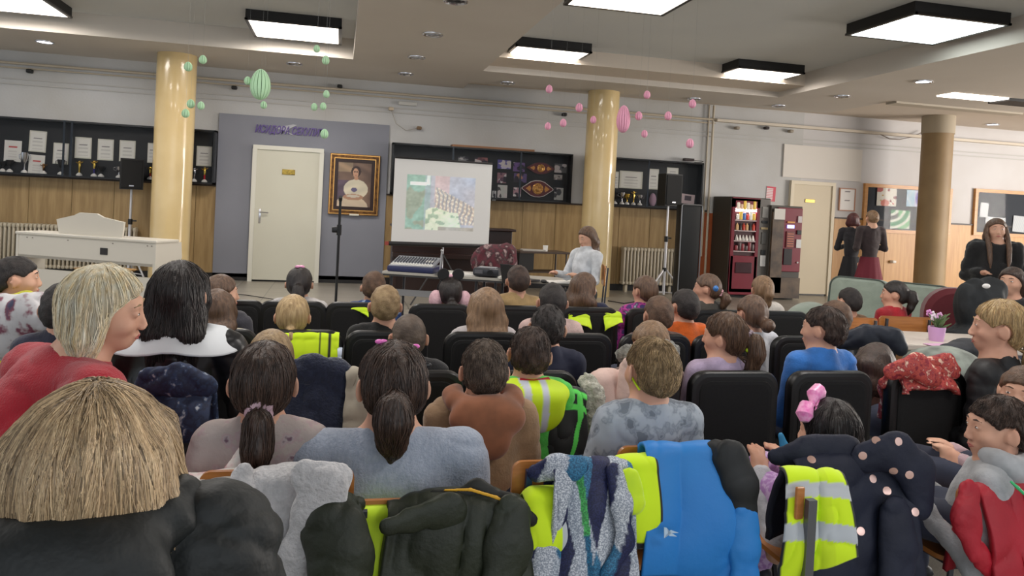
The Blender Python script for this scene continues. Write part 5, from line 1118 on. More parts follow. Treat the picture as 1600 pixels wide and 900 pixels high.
def limb(name, pts, rs, m, parent=None, label=None, cat=None, amp=.006, s=12, seed=1, flat=None, hf=.009, k=.02, fl=.5):
    """soft sleeve / roll along a path of world points (or parent-space points)"""
    P = np.array([tuple(q) for q in pts]); o0 = P[0].copy(); Q = P-o0; Q[:, 1] /= fl; rs = [r_*1.08 for r_ in rs]; mr = max(rs)+.04; lo = Q.min(0)-mr; hi = Q.max(0)+mr
    F = Field(axis(lo[0], hi[0], hf=hf), axis(lo[1], hi[1], hf=hf), axis(lo[2], hi[2], hf=hf)); F.chain(Q, rs, k)
    me_ = F.mesh(crease(amp*.9, s*.75, seed, (1, .6, .9))); me_.transform(Matrix.Diagonal((1, fl, 1, 1))); o = link(name, me_, m, parent); o.location = tuple(o0)
    return tag(o, label, cat) if label else o
def W(px, py, Y): return at_y(px, py, Y)
def loc(o, *pts): return [Vector(p)-o.location for p in pts]
# fluffy pale grey coat
fl = mat((204, 202, 204), .95, c2=(188, 186, 188), scale=50, bump=.7, bscale=110, sheen=.6)
o = drape('fluffy_coat', 'pale grey fluffy coat hanging over a wooden chair', 'coat', 452, 737, 1.95, .118, .40, .30, m=fl, amp=.022, s=9, seed=4, thick=.022, bulge=.03, flare=.05, sag=.5)
limb('sleeve', loc(o, W(480, 742, 1.86), W(512, 755, 1.86), W(500, 810, 1.86), W(470, 870, 1.86), W(462, 905, 1.86)), [.04, .055, .06, .05, .03], fl, o, amp=.01)
limb('collar', loc(o, W(382, 740, 1.93), W(378, 790, 1.90), W(392, 860, 1.88)), [.028, .034, .025], fl, o, amp=.008, s=20)
fw_ = mat((226, 220, 214), .8, c2=[(226, 220, 214), (220, 160, 160), (120, 110, 130)], pattern='dots', scale=22, lo=.2, hi=.9)
flower_m = mat((200, 130, 140), .8, c2=[(226, 206, 204), (232, 226, 220)], scale=22, lo=.36, hi=.52)
o = drape('flowered_jacket', 'white jacket with pink and grey prints beside the wooden chair', 'jacket', 322, 742, 2.02, .105, .10, .28, m=flower_m, amp=.015, seed=8, slant=.5)
limb('sleeve', loc(o, W(362, 735, 2.05), W(385, 714, 2.08), W(398, 730, 2.05)), [.02, .03, .02], flower_m, o)
# olive coat
ol = mat((40, 46, 30), .55, c2=(31, 36, 23), scale=6, bump=.25, bscale=60, spec=.5)
o = drape('olive_coat', 'dark olive green coat spread over a wooden chair', 'coat', 712, 776, 1.93, .17, .42, .3, m=ol, amp=.030, s=6, seed=12, thick=.02, bulge=.05, slant=-.15, flare=.22, sag=.25)
limb('sleeve', loc(o, W(800, 800, 1.87), W(792, 860, 1.85), W(775, 920, 1.83)), [.05, .055, .045], ol, o, amp=.012, s=7, fl=.4)
limb('cuff', loc(o, W(606, 822, 1.845), W(640, 812, 1.86), W(700, 800, 1.88)), [.022, .030, .045], ol, o, amp=.006, fl=.35)
limb('collar', loc(o, W(680, 775, 1.92), W(740, 768, 1.92), W(800, 792, 1.90), W(832, 812, 1.90)), [.02, .028, .026, .016], mat((22, 24, 20), .6), o, amp=.008)
limb('yellow_piping', loc(o, W(695, 766, 1.90), W(735, 765, 1.885), W(775, 777, 1.88), W(800, 790, 1.87)), [.003, .004, .004, .003], mat((226, 170, 40), .5), o, amp=0, hf=.0035, k=.004)
limb('puffer_sleeve', [W(525, 790, 1.88), W(520, 830, 1.84), W(530, 880, 1.82), W(535, 930, 1.80)], [.05, .07, .072, .06], ol, None, 'rounded olive padded sleeve bulging left of the wooden backrest', 'coat', amp=.012, s=7)
limb('puffer_sleeve', [W(560, 785, 1.93), W(540, 795, 1.90), W(515, 800, 1.90)], [.02, .034, .03], ol, None, 'small olive padded fold over the chair top corner', 'coat', amp=.008)
o = drape('safety_vest', 'yellow safety vest behind the olive coat on the wooden chair', 'vest', 600, 790, 1.965, .085, .22, .1, m=NEO, amp=.006, seed=2, thick=.006, colfn=None, sag=.1); 
o.location.y += .0
# patchwork jacket
def patch(u, s_):
    q = (u*1.6+s_*5.2); w = (u*2.2-s_*4.4); a = math.floor(q+.3*sin(w)); b_ = math.floor(w)
    k = (a*3+b_*5) % 7
    if abs((u+.25)-(-.15+s_*-.9)) < .07: return (70, 180, 90) if s_ > -.2 else (30, 110, 150)
    return [(36, 42, 88), (206, 212, 222), (216, 220, 226), (198, 206, 216), (36, 42, 88), (210, 214, 222), (60, 130, 170)][k]
pm = mat((255, 255, 255), .6, vcol=True, c2=(170, 176, 186), scale=260, lo=.4, hi=.55)
o = drape('patchwork_jacket', 'blue and white patchwork patterned jacket on a wooden chair', 'jacket', 924, 716, 1.97, .112, .50, .30, m=pm, colfn=patch, amp=.022, s=8, seed=21, thick=.012, flare=.15, sag=.4, n=(70, 100))
def limb_p(pts, rs, **k):
    ob = limb('sleeve', pts, rs, pm, o, **k); me = ob.data; ca = me.color_attributes.new('Col', 'FLOAT_COLOR', 'POINT'); ca.data.foreach_set('color', np.array([srgb(patch(v.co.x*8+.2, v.co.z*1.1-.1)) for v in me.vertices], np.float32).ravel())
limb_p(loc(o, W(960, 735, 1.93), W(972, 790, 1.90), W(975, 850, 1.89), W(950, 895, 1.88)), [.024, .026, .026, .022], amp=.006)
limb_p(loc(o, W(838, 738, 1.98), W(870, 728, 1.96), W(900, 730, 1.94)), [.025, .035, .035], amp=.006)
limb_p(loc(o, W(822, 860, 1.95), W(850, 870, 1.92), W(845, 920, 1.9)), [.04, .05, .045], amp=.006)
o = drape('safety_vest', 'yellow safety vest with grey stripe under the patchwork jacket', 'vest', 852, 762, 1.975, .06, .16, .05, m=None, colfn=lambda u, s_: NEON if u < .55 else (190, 196, 200), amp=.006, seed=2, thick=.006, sag=.8)
# neon vest and blue jacket
def vest2(u, s_): return (24, 26, 24) if abs(u) > .88 or s_ < -.235 else NEON
o = drape('safety_vest', 'yellow safety vest with black trim left of the blue jacket', 'vest', 990, 712, 2.0, .062, .25, .1, colfn=vest2, amp=.014, seed=5, thick=.008, sag=.3)
limb('pocket_flap', loc(o, W(984, 745, 1.93), W(990, 785, 1.92)), [.028, .032], NEO, o, amp=.006)
bl = mat((34, 124, 204), .55, c2=(38, 128, 204), scale=5, bump=.15, bscale=40); bk = mat((26, 28, 30), .6, c2=(20, 22, 24), scale=10)
def blue_shape(u, s_): return u*(1+.10*min(0, s_)*-1)
o = drape('blue_jacket', 'bright blue rain jacket with small white logo over a wooden chair', 'jacket', 1066, 694, 2.02, .118, .375, .3, yaw=-3, m=bl, amp=.016, s=5, seed=31, thick=.012, flare=.20, sag=.12, slant=.12, hem=.03, bulge=.06)
limb('black_shoulder', loc(o, W(1118, 700, 2.0), W(1140, 712, 1.97), W(1158, 760, 1.95), W(1164, 808, 1.945)), [.03, .045, .046, .040], bk, o, amp=.006)
limb('sleeve', loc(o, W(1163, 804, 1.94), W(1164, 860, 1.93), W(1164, 925, 1.92)), [.041, .043, .04], bl, o, amp=.008)
p = W(1046, 836, 1.885); q = MB().prism([(0, 0), (.012, .012), (.034, .004), (.014, .004), (.03, -.006), (.008, -.004), (.0, .018), (-.008, .02), (-.006, -.01)], 0, .002, Matrix.Rotation(pi/2, 4, 'X')).build('logo', mat((190, 214, 236), .5), o); q.location = p-o.location
# navy dotted coat + vest at girl with bow
nv = mat((22, 28, 50), .7, c2=(17, 22, 42), scale=6, bump=.2, bscale=50)
o = drape('dotted_coat', 'navy coat with shiny pink gold dots over a wooden chair', 'coat', 1322, 712, 2.03, .175, .46, .3, yaw=-4, m=nv, amp=.030, s=6, seed=44, thick=.022, flare=.16, sag=.35, slant=-.15, bulge=.05)
limb('hood', loc(o, W(1215, 715, 2.05), W(1262, 706, 2.03), W(1320, 706, 2.03)), [.025, .045, .05], nv, o, amp=.007); limb('sleeve', loc(o, W(1350, 715, 2.0), W(1395, 702, 1.98), W(1428, 735, 1.97), W(1436, 790, 1.96)), [.045, .055, .055, .04], nv, o, amp=.007)
limb('sleeve', loc(o, W(1400, 800, 1.94), W(1405, 860, 1.92), W(1400, 920, 1.9)), [.05, .055, .05], nv, o, amp=.007)
dotm = mat((236, 196, 184), .25, .7); bpy.context.view_layer.update(); dg = bpy.context.evaluated_depsgraph_get()
def stick(px, py, targets, r, n_=14):
    """nearest hit of a line of sight onto garment surfaces"""
    d_ = ray(px, py).normalized(); best = None
    for ob in targets:
        ev = ob.evaluated_get(dg); im = ob.matrix_world.inverted(); ok, l_, nn, _ = ev.ray_cast(im @ CAM, (im.to_3x3() @ d_).normalized())
        if ok: wl = ob.matrix_world @ l_; dist = (wl-CAM).length; best = (dist, wl, (ob.matrix_world.to_3x3() @ nn).normalized()) if best is None or dist < best[0] else best
    return best
tg = [o]+list(o.children)
for (px, py) in [(1268, 718), (1293, 759), (1317, 773), (1306, 802), (1348, 712), (1364, 748), (1386, 767), (1396, 736), (1421, 742), (1369, 688), (1430, 800), (1345, 830), (1404, 690)]:
    h = stick(px, py, tg, .01)
    if h: nrm = h[2]; Mq = nrm.to_track_quat('Z', 'Y').to_matrix().to_4x4(); Mq.translation = h[1]-o.location; g = MB().lathe([(.0125, -.002), (.0125, .0008), (.011, .0010)], 16, Mq); g.build('dot', dotm, o, True).matrix_parent_inverse = Matrix.Identity(4)
for ch in [c for c in o.children if c.name.startswith('dot')]: ch.rotation_euler = (0, 0, R(4))
def vest3(u, s_):
    if s_ < -.04 and s_ > -.075: return (196, 200, 204)
    if -.185 < s_ < -.14: return (190, 196, 202)
    if abs(u) > .93: return (30, 32, 36)
    if .05 < u < .35: return (206, 236, 24)
    return NEON
o = drape('safety_vest', 'yellow safety vest with grey bands on the bow girls chair', 'vest', 1268, 735, 1.92, .085, .27, .02, yaw=-10, colfn=vest3, amp=.016, s=9, seed=9, thick=.008, flare=.35, sag=.2, slant=-.35)
t = MB().box((0, 0, 0), (.026, .02, .40)).build('upright', mat((110, 112, 116), .3, .7), CE); t.location = W(1261, 893, 1.84)-CE.location
t = MB().box((0, 0, 0), (.026, .012, .09), bev=.004).build('backrest_edge', ply, CE); t.location = W(1249, 786, 1.86)-CE.location
# red jacket
rd = mat((176, 24, 44), .6, c2=(156, 18, 36), scale=6, bump=.25, bscale=50)
o = drape('red_jacket', 'red jacket with green zip hanging over the chair at lower right', 'jacket', 1570, 752, 1.93, .115, .45, .3, m=rd, amp=.026, s=6, seed=51, thick=.022, flare=.12, sag=.4, bulge=.05)
limb('sleeve', loc(o, W(1515, 765, 1.9), W(1508, 810, 1.87), W(1530, 870, 1.85), W(1560, 900, 1.85)), [.035, .04, .03, .03], rd, o, amp=.01)
limb('zip', loc(o, W(1580, 753, 1.86), W(1590, 762, 1.85), W(1605, 776, 1.84)), [.004, .005, .004], mat((50, 180, 110), .4), o, amp=0, hf=.003, k=.003)
# --- row 1 garments
fb = mat((36, 50, 82), .7, c2=[(26, 34, 60), (40, 60, 96), (200, 206, 214)], scale=34, lo=.4, hi=.72)
o = drape('blue_jacket', 'dark blue jacket with small white flowers behind the red sweater', 'jacket', 275, 588, 2.62, .11, .2, .2, m=fb, amp=.02, seed=3, thick=.02, sag=.5, bulge=.05); limb('sleeve', loc(o, W(235, 597, 2.55), W(275, 590, 2.52), W(320, 605, 2.5)), [.045, .05, .035], fb, o, amp=.012)
p = W(262, 585, 2.46); 
nf = mat((24, 32, 54), .95, c2=(34, 42, 66), scale=60, bump=.5, bscale=120, sheen=.5)
o = drape('navy_coat', 'navy blue fleece coat draped over a black chair', 'coat', 485, 583, R1, .135, .42, .3, m=nf, amp=.026, s=6, seed=14, thick=.03, sag=.5, bulge=.05); limb('hood', loc(o, W(440, 588, R1-.02), W(480, 578, R1-.03), W(525, 590, R1-.03), W(542, 640, R1-.05)), [.05, .055, .06, .05], nf, o, amp=.012)
def vestA(u, s_): return (30, 34, 30) if abs(u-.42) < .025 or abs(u-.72) < .03 else NEON
drape('safety_vest', 'large yellow safety vest spread over a black chair back', 'vest', 478, 518, R2, .155, .155, .2, m=None, colfn=vestA, amp=.010, s=9, seed=6, thick=.008, sag=.1, flare=.0, bulge=.02, hem=.1, slant=-.25)
drape('grey_strap', 'silver reflective strap hanging right of the large yellow vest', 'strap', 531, 545, R2-.04, .008, .14, .02, m=mat((190, 200, 220), .4), amp=.002)
drape('safety_vest', 'small yellow vest corner on a front row chair', 'vest', 562, 478, R3, .052, .05, .08, m=NEO, amp=.006, thick=.006, slant=.8)
drape('safety_vest', 'yellow vest flap on the left half of a front row chair', 'vest', 903, 487, R3, .07, .095, .1, m=NEO, amp=.006, thick=.006, slant=.4); drape('safety_vest', 'yellow vest flap on the right half of a front row chair', 'vest', 955, 487, R3, .062, .10, .1, m=NEO, amp=.006, thick=.006, slant=-.5)
bg_ = mat((176, 168, 152), .8, c2=(160, 152, 136), scale=12); o = drape('beige_coat', 'beige grey coat hanging between navy coat and dark haired woman', 'coat', 566, 578, R1-.04, .055, .36, .2, m=bg_, amp=.02, s=10, seed=17, thick=.02)
# green edged black jacket + neon hood vest worn by boy
bj = mat((26, 28, 30), .8); ng = mat((92, 226, 90), .6)
def gband(u, s_):
    G_ = (96, 226, 92); K_ = (24, 26, 28)
    if s_ > -.02: return K_
    if abs(-s_-(.075-.035*u*u+.03*u)) < .010 or abs(-s_-(.028)) < .008 and abs(u) > .3: return G_
    if u > .1 and abs((u-.78)+max(0, -s_-.12)*2.2) < .07 and -s_ < .30: return G_
    return K_
o = drape('green_edged_jacket', 'black jacket with bright green bands around a boys shoulders', 'jacket', 862, 606, R1-.13, .125, .38, .2, n=(90, 120), colfn=gband, amp=.018, s=7, seed=23, thick=.022, sag=.5, flare=.0, bulge=.05)
# pale pink coat with fur
pk_ = mat((222, 192, 182), .75, c2=(210, 178, 168), scale=8, bump=.2, bscale=60)
o = drape('pink_coat', 'pale pink padded coat with white fur draped over a black chair', 'coat', 968, 585, R1-.02, .12, .36, .3, m=pk_, amp=.022, s=8, seed=27, thick=.03, sag=.7, bulge=.05); 
limb('sleeve', loc(o, W(985, 575, R1-.08), W(985, 620, R1-.10), W(990, 670, R1-.1)), [.045, .05, .04], pk_, o, amp=.01)
furm = mat((206, 204, 190), .95, c2=(170, 168, 150), scale=70, bump=1., bscale=90, sheen=.5); limb('fur_trim', loc(o, W(915, 590, R1-.1), W(928, 620, R1-.13), W(938, 665, R1-.13), W(932, 700, R1-.12)), [.025, .042, .046, .035], furm, o, amp=.014, s=30)
fg = mat((150, 148, 138), .95, c2=(96, 94, 88), scale=60, bump=1., bscale=90, sheen=.4)
blob('fur_hood', 'grey fur hood of a dark coat behind the orange shirt boy', 'coat', 1040, 548, 3.15, (.05, .05, .04), (150, 148, 138), .014, 30, mm=fg, extra=[((-.15, .03, -.02), (.05, .04, .035)), ((-.03, .02, -.08), (.1, .07, .05))])
# red patterned jacket
rp = mat((140, 34, 50), .6, c2=[(196, 84, 70), (160, 46, 60), (246, 206, 180)], scale=42, lo=.38, hi=.66, detail=3)
o = drape('red_patterned_jacket', 'red jacket with pale leaf pattern over a black chair', 'jacket', 1440, 572, R1, .13, .10, .25, m=rp, amp=.02, seed=33, thick=.03, sag=.5)
limb('sleeve', loc(o, W(1392, 580, R1-.04), W(1430, 570, R1-.07), W(1458, 592, R1-.10)), [.035, .052, .042], rp, o, amp=.008); limb('sleeve', loc(o, W(1380, 598, R1+.02), W(1420, 572, R1), W(1478, 566, R1-.02), W(1492, 580, R1-.04)), [.025, .04, .035, .03], rp, o, amp=.008)
o = drape('red_flowered_hem', 'lower part of the red patterned jacket under the black chair', 'jacket', 1425, 682, R1+.1, .14, .12, .04, m=rp, amp=.02, seed=35, thick=.03, sag=.3)
# dark puffer by blue shirt boy, left floral jacket
pf = mat((28, 34, 50), .5, c2=(22, 28, 42), scale=8)
limb('puffer_jacket', [W(1315, 535, 3.75), W(1350, 525, 3.72), W(1395, 530, 3.70), W(1408, 545, 3.68)], [.05, .07, .06, .04], pf, None, 'dark navy puffer jacket bunched below the wooden chairs', 'jacket', amp=.012, s=8)
limb('puffer_jacket', [W(1318, 562, 3.68), W(1340, 585, 3.62), W(1352, 610, 3.6)], [.06, .08, .07], pf, None, 'dark navy padded sleeve right of the blue shirt boy', 'jacket', amp=.012, s=8)
flj = mat((206, 204, 206), .7, c2=[(200, 198, 200), (130, 70, 86), (70, 70, 96)], scale=14, lo=.45, hi=.66)
limb('patterned_jacket', [W(-20, 520, 3.5), W(15, 505, 3.45), W(50, 490, 3.4), W(70, 500, 3.35)], [.11, .12, .09, .05], flj, None, 'white maroon and navy patterned jacket below the boy at left edge', 'jacket', amp=.014, s=7)
bb = mat((60, 150, 200), .5); limb('blue_scarf', [W(1220, 680, 2.7), W(1226, 700, 2.7), W(1216, 715, 2.7)], [.012, .016, .010], bb, None, 'small bright blue twisted cloth beside the plain black chair', 'scarf', amp=.004, hf=.005)
fb2 = W(1085, 470, 4.7)
# ================================================================ PEOPLE
def DY(px, py, Y): return Y/ray(px, py).y
def P(label, px, py, Y, **k): return person(label, px, py, DY(px, py, Y), **k)
H0, H1, H2, H3 = 2.20, 3.02, 3.90, 4.93
gf = mat((172, 160, 156), .8, c2=[(172, 150, 152), (170, 158, 160), (110, 84, 100)], scale=26, lo=.5, hi=.72, bump=.2, bscale=90)
camo = mat((166, 174, 184), .85, c2=[(160, 168, 178), (132, 140, 150), (150, 158, 168), (112, 120, 130)], scale=26, lo=.42, hi=.62, detail=2)
heather = mat((150, 160, 178), .9, c2=(170, 178, 194), scale=110, stretch=(1, 1, .3), lo=.3, hi=.7, bump=.5, bscale=160, sheen=.3)
red_m = mat((176, 22, 42), .85, c2=(160, 18, 36), scale=12, bump=.4, bscale=200, sheen=.25)
# nearest woman, hair fills lower left
coatm = mat((20, 25, 26), .6, c2=(13, 17, 18), scale=6, bump=.9, bscale=16, spec=.5)
P('person with highlighted blonde bob in a dark padded coat, nearest the camera', 152, 592, 1.06, kid=False, head=(-6, 4, 4), hair=('bob', 'hilite', .085, 1.08), topmat=coatm, puffy=.020, strand=6500, nu=.085, hoodk=1.2, hood=coatm, collar='turtle', ear=False, topname='coat', fat=.92, legs=(40, 44, 60))
P('person with pale blonde hair in a red sweater leaning to the right', 168, 412, 2.30, kid=False, yaw=R(-50), head=(-34, 8, 8), hair=('bob', 'grey', .15, .95), topmat=red_m, sleeves='long', lean=(.24, .05), face=True, strand=1400, fat=1.22, hs=1.04, legs=(40, 46, 60))
def collar_w(t, H, B, s, nb):
    mb = MB(); n_ = 30; rings = [(.070, .040), (.13, .028), (.180, -.030), (.182, -.036)]
    vs_ = [tuple(nb+B((.95+.25*abs(cos(a)))*r_*cos(a), .75*r_*sin(a)-.015, z_-.02*abs(sin(2*a)))) for r_, z_ in rings for a in [2*pi*k/n_ for k in range(n_)]]
    mb.add(vs_, [(i*n_+j, i*n_+(j+1) % n_, (i+1)*n_+(j+1) % n_, (i+1)*n_+j) for i in range(3) for j in range(n_)]); o = mb.build('collar', mat((226, 230, 234), .6), t, True); o.modifiers.new('s', 'SOLIDIFY').thickness = .006
P('person with long dark hair, black jacket and wide white collar', 283, 405, 2.86, kid=False, hair=('long', 'black', .24, .88), topmat=mat((18, 18, 20), .35, c2=(24, 24, 27), scale=6), head=(-8, 0, 0), strand=900, extra=collar_w, topname='jacket')
P('child in flowered top with long low ponytail and pink scrunchie', 415, 530, 2.18, hair=('pony', 'dark', (0, -.085, -.062)), ponyL=.25, topmat=gf, extra=scrunchie((206, 172, 184), (0, -.096, -.062), .024, .013), strand=1100, head=(0, 0, 0), hs=1.06)
P('person in grey blue sweater with dark ponytail and pink clips', 617, 531, 2.17, kid=False, hair=('pony', 'dark', (-.015, -.108, -.012)), ponyL=.17, topmat=heather, strand=1600, fat=1.22, hs=1.06, head=(4, 4, 0), extra=multi(clip((236, 120, 200), (-.035, -.01, .108), (.012, .008, .007)), clip((236, 120, 200), (.050, -.005, .095), (.012, .008, .007)), clip((30, 30, 34), (.075, -.035, .05), (.014, .006, .008))))
P('boy in tan hoodie with brown hood and short dark hair', 758, 530, 2.48, hair=('short', 'fuzz'), hoodk=1.16, top=(160, 128, 96), hood=(148, 92, 62), strand=1800, fat=1.06, hs=.98, topname='hoodie')
P('boy with short blond hair in grey patterned camouflage top', 1019, 527, 2.25, hair=('short', 'sandy'), topmat=camo, strand=2600, hs=1.02, head=(10, 2, 3), fat=1.02, extra=lambda t, H, B, s, nb: MB().tube([H(-.080, .0, -.01), H(-.078, -.03, -.035), H(-.070, -.052, -.056)], .0035, 6).build('glasses_strap', mat((190, 220, 20), .5), t, True))
def bow(t, H, B, s, nb):
    m_ = mat((240, 120, 190), .3, c2=(255, 180, 220), scale=60, sheen=.3)
    g = MB(); c = H(-.052, .03, .098); M = TR(tuple(c)) @ Matrix.Rotation(-.6, 4, 'Y') @ Matrix.Rotation(.5, 4, 'Z')
    for sd in (-1, 1): g.tube([(0, 0, 0), (sd*.030, 0, .014), (sd*.062, 0, .004), (sd*.078, 0, -.010)], [.007, .024, .028, .014], 10, M=M)
    g.ball((0, 0, 0), .011, M); g.build('bow', m_, t, True)
    MB().tube([H(.083*cos(a)*1.05, .015, .018+.092*sin(a)) for a in [pi*k/16 for k in range(17)]], .004, 6).build('headband', m_, t, True)
skirtish = mat((200, 170, 210), .8, c2=(168, 124, 184), scale=40, lo=.45, hi=.55)
P('child with dark hair and shiny pink bow on a headband', 1295, 620, 2.22, yaw=R(12), hair=('long', 'black', .17, .95), top=(196, 196, 204), head=(26, 6, 0), strand=1000, extra=bow, legs=skirtish)
P('boy in light grey hoodie seen in profile at the right edge', 1560, 618, 2.02, yaw=R(40), head=(32, 2, 0), hair=('short', 'dark'), top=(176, 178, 182), strand=1500, face=True, hood=(176, 178, 182), skin=SKIN, topname='hoodie')
P('child with braided brown hair and turned face at the right edge', 1600, 570, 2.40, yaw=R(60), head=(60, 0, -6), hair=('pony', 'brown', (0, -.1, -.02)), top=(200, 170, 176), face=True)
# row 1
P('child with light brown hair hidden behind the flowered top girl', 424, 512, H1, hair=('pony', 'sandy', (0, -.1, -.05)), ponyL=.1, top=(200, 230, 60), head=(20, 0, 0))
P('boy with close cropped dark hair behind the grey sweater woman', 640, 489, H1+.12, hair=('fuzz', 'fuzz'), top=(34, 34, 38), head=(0, 0, 0), hs=.95)
def vest_hood(t, H, B, s, nb):
    F = Field(axis(-.2, .2, hf=.008), axis(-.26, .16, hf=.008), axis(nb[2]-.22, nb[2]+.08, hf=.008)); F.ell(nb+B(0, -.06, -.03), (.14, .10, .055), .03); F.ell(nb+B(0, -.11, -.08), (.11, .05, .08), .03)
    F.ell(nb+B(0, .01, .05), (.065, .075, .08), .02, None, 's'); me = F.mesh(fold(.006, 9, 3)); cols = []
    for v in me.vertices: x = v.co.x-nb[0]; cols.append(srgb((205, 210, 222) if .018 < abs(x+.005) < .048 else NEON))
    ca = me.color_attributes.new('Col', 'FLOAT_COLOR', 'POINT'); ca.data.foreach_set('color', np.array(cols, np.float32).ravel()); link('safety_vest', me, mat((255, 255, 255), .6, vcol=True), t)
    MB().tube([nb+B(-.05, -.075, .015), nb+B(0, -.088, .012), nb+B(.06, -.07, .018)], .014, 8).build('red_collar', mat((180, 30, 40), .6), t, True)
P('boy with short brown hair wearing a yellow vest bunched at the neck', 829, 510, 2.72, hair=('short', 'dark'), top=(96, 220, 90), extra=vest_hood, strand=900, head=(-6, 4, 4), hs=.97, topname='jacket')
stripe = mat((30, 36, 60), .8, c2=[(210, 214, 220), (30, 36, 60)], pattern='wave', scale=4, stretch=(0, 0, 1), lo=.45, hi=.62, detail=0)
P('boy with black hair in a navy and white striped top', 857, 475, H1+.25, hair=('short', 'black'), topmat=stripe, head=(-12, 0, 3), strand=500)
P('child with brown hair in front of the pink coat', 1018, 499, H1+.1, hair=('pony', 'lbrown', (0, -.09, -.06)), ponyL=.16, top=(120, 96, 88), head=(0, 4, 0))
P('child in lavender shirt with brown side ponytail and scrunchie', 1133, 485, H1, yaw=R(10), head=(34, 0, -4), hair=('pony', 'brown', (.025, -.105, .01)), ponyL=.21, top=(196, 176, 206), strand=900, extra=multi(scrunchie((170, 150, 160), (.02, -.112, .01), .020, .010), clip((200, 230, 40), (.0, -.118, -.055), (.010, .008, .010))))
P('boy in bright blue shirt looking left', 1287, 478, H1, yaw=R(6), head=(30, 0, 0), hair=('short', 'dark'), top=(56, 124, 206), strand=1000, face=True)
P('child with long brown hair bending forward below the wooden chairs', 1367, 534, H1+.35, head=(0, 30, 30), hair=('long', 'dark', .16, 1.0), top=(90, 60, 50), hs=1.0)
P('person with blonde ponytail in black jacket at the right', 1562, 467, 2.85, hs=1.08, kid=False, yaw=R(30), head=(24, 0, 0), hair=('pony', 'blond', (.01, -.105, -.03)), ponyL=.17, topmat=mat((20, 20, 24), .6), strand=1400, face=True, topname='jacket')
# row 2
P('child with blonde low ponytail above the large yellow vest', 459, 458, H2-.05, hair=('pony', 'blond', (0, -.095, -.055)), ponyL=.1, top=(200, 200, 90), extra=scrunchie((226, 206, 120), (0, -.1, -.055), .012, .006))
P('boy with short fair hair in a black shirt', 603, 445, H2, hair=('short', 'sandy'), top=(18, 18, 20))
P('child with long light brown hair in a white top', 761, 447, H2, hair=('long', 'lbrown', .24, 1.0), top=(222, 214, 216))
P('boy with black hair and pale pink shirt', 864, 442, H2+.05, hair=('short', 'black'), top=(226, 196, 190), head=(-8, 4, 0))
P('boy with brown hair left of the orange shirt', 1029, 462, H2-.1, hair=('short', 'brown'), top=(90, 60, 50))
P('boy with black hair in a bright orange shirt', 1070, 451, H2+.15, hair=('short', 'black'), top=(226, 104, 30), sleeves='elbow', head=(10, 0, 0))
P('child in white shirt with small green hair tie', 1175, 459, H2, hair=('pony', 'brown', (.01, -.1, -.03)), ponyL=.05, top=(220, 222, 230), head=(10, 0, 0), extra=clip((210, 240, 40), (.01, -.112, -.03), (.010, .01, .012)))
P('boy with brown hair behind the bright blue shirt', 1304, 469, H2+.1, hair=('short', 'brown'), top=(40, 44, 60), head=(30, 0, 0))
P('child with brown hair in a cream jacket beside the white collar', 340, 449, H2-.1, hair=('long', 'brown', .15, .9), top=(206, 196, 160), hs=.95)
P('boy with black hair in yellow and grey jacket at the left edge', 30, 400, 3.95, yaw=R(-40), head=(-34, 0, 0), hair=('short', 'black'), topmat=mat((206, 206, 40), .7, c2=(110, 116, 122), scale=4, lo=.48, hi=.52), face=True, topname='jacket', hood=(206, 206, 40))
P('child whose dark hair peeks out above the red sweater', 103, 440, 3.2, hair=('short', 'black'), top=(40, 40, 60))
# row 3
P('child with dark braid and pink hair tie near the cream door', 469, 415, H3, hair=('pony', 'black', (0, -.1, .0)), ponyL=.16, top=(220, 216, 214), extra=clip((236, 160, 200), (0, -.03, .11), (.02, .01, .01)))
P('child turned right with brown hair beside the door', 348, 427, 4.5, yaw=R(-20), head=(-50, 0, 0), hair=('pony', 'brown', (0, -.09, -.06)), ponyL=.06, top=(60, 60, 70), face=True)
P('boy with brown hair in a blue patterned shirt', 585, 423, H3, hair=('short', 'brown'), topmat=mat((40, 70, 130), .8, c2=(150, 170, 200), scale=20, lo=.5, hi=.6))
def mouse(t, H, B, s, nb):
    m_ = mat((16, 16, 18), .7)
    for sd in (-1, 1): e = MB().lathe([(.036, -.008), (.04, 0), (.036, .008)], 20, TR(tuple(H(sd*.052, -.01, .13))) @ Matrix.Rotation(pi/2, 4, 'X')); e.build('mouse_ear', m_, t, True)
    MB().tube([H(.088*cos(a), -.01, .018+.094*sin(a)) for a in [pi*k/16 for k in range(17)]], .006, 6).build('headband', m_, t, True)
    MB().ball(tuple(H(0, -.01, .12)), (.018, .008, .012)).build('headband_bow', mat((236, 180, 196), .5), t, True)
    for sd in (-1, 1): MB().ball(tuple(H(sd*.100, -.03, -.045)), (.045, .045, .062)).build('fluffy_hood_side', mat((232, 192, 200), .9, c2=(220, 176, 186), scale=40, bump=.5, bscale=80), t, True)
    MB().ball(tuple(H(0, -.115, -.045)), .013).build('hair_tie', mat((210, 236, 60), .5), t, True)
P('child with mouse ear headband and pink fluffy jacket', 704, 431, H3, hair=('pony', 'black', (0, -.095, -.05)), ponyL=.05, top=(232, 192, 200), extra=mouse, topname='jacket', sleeves='long')
P('boy with dark hair in a mustard shirt', 810, 414, H3, hair=('short', 'dark'), top=(180, 150, 104), head=(0, 0, 0))
P('child with long brown hair in navy jacket looking right', 915, 424, H3, yaw=R(-10), head=(-48, 4, 0), hair=('long', 'brown', .17, .95), top=(32, 38, 70), face=True, topname='jacket')
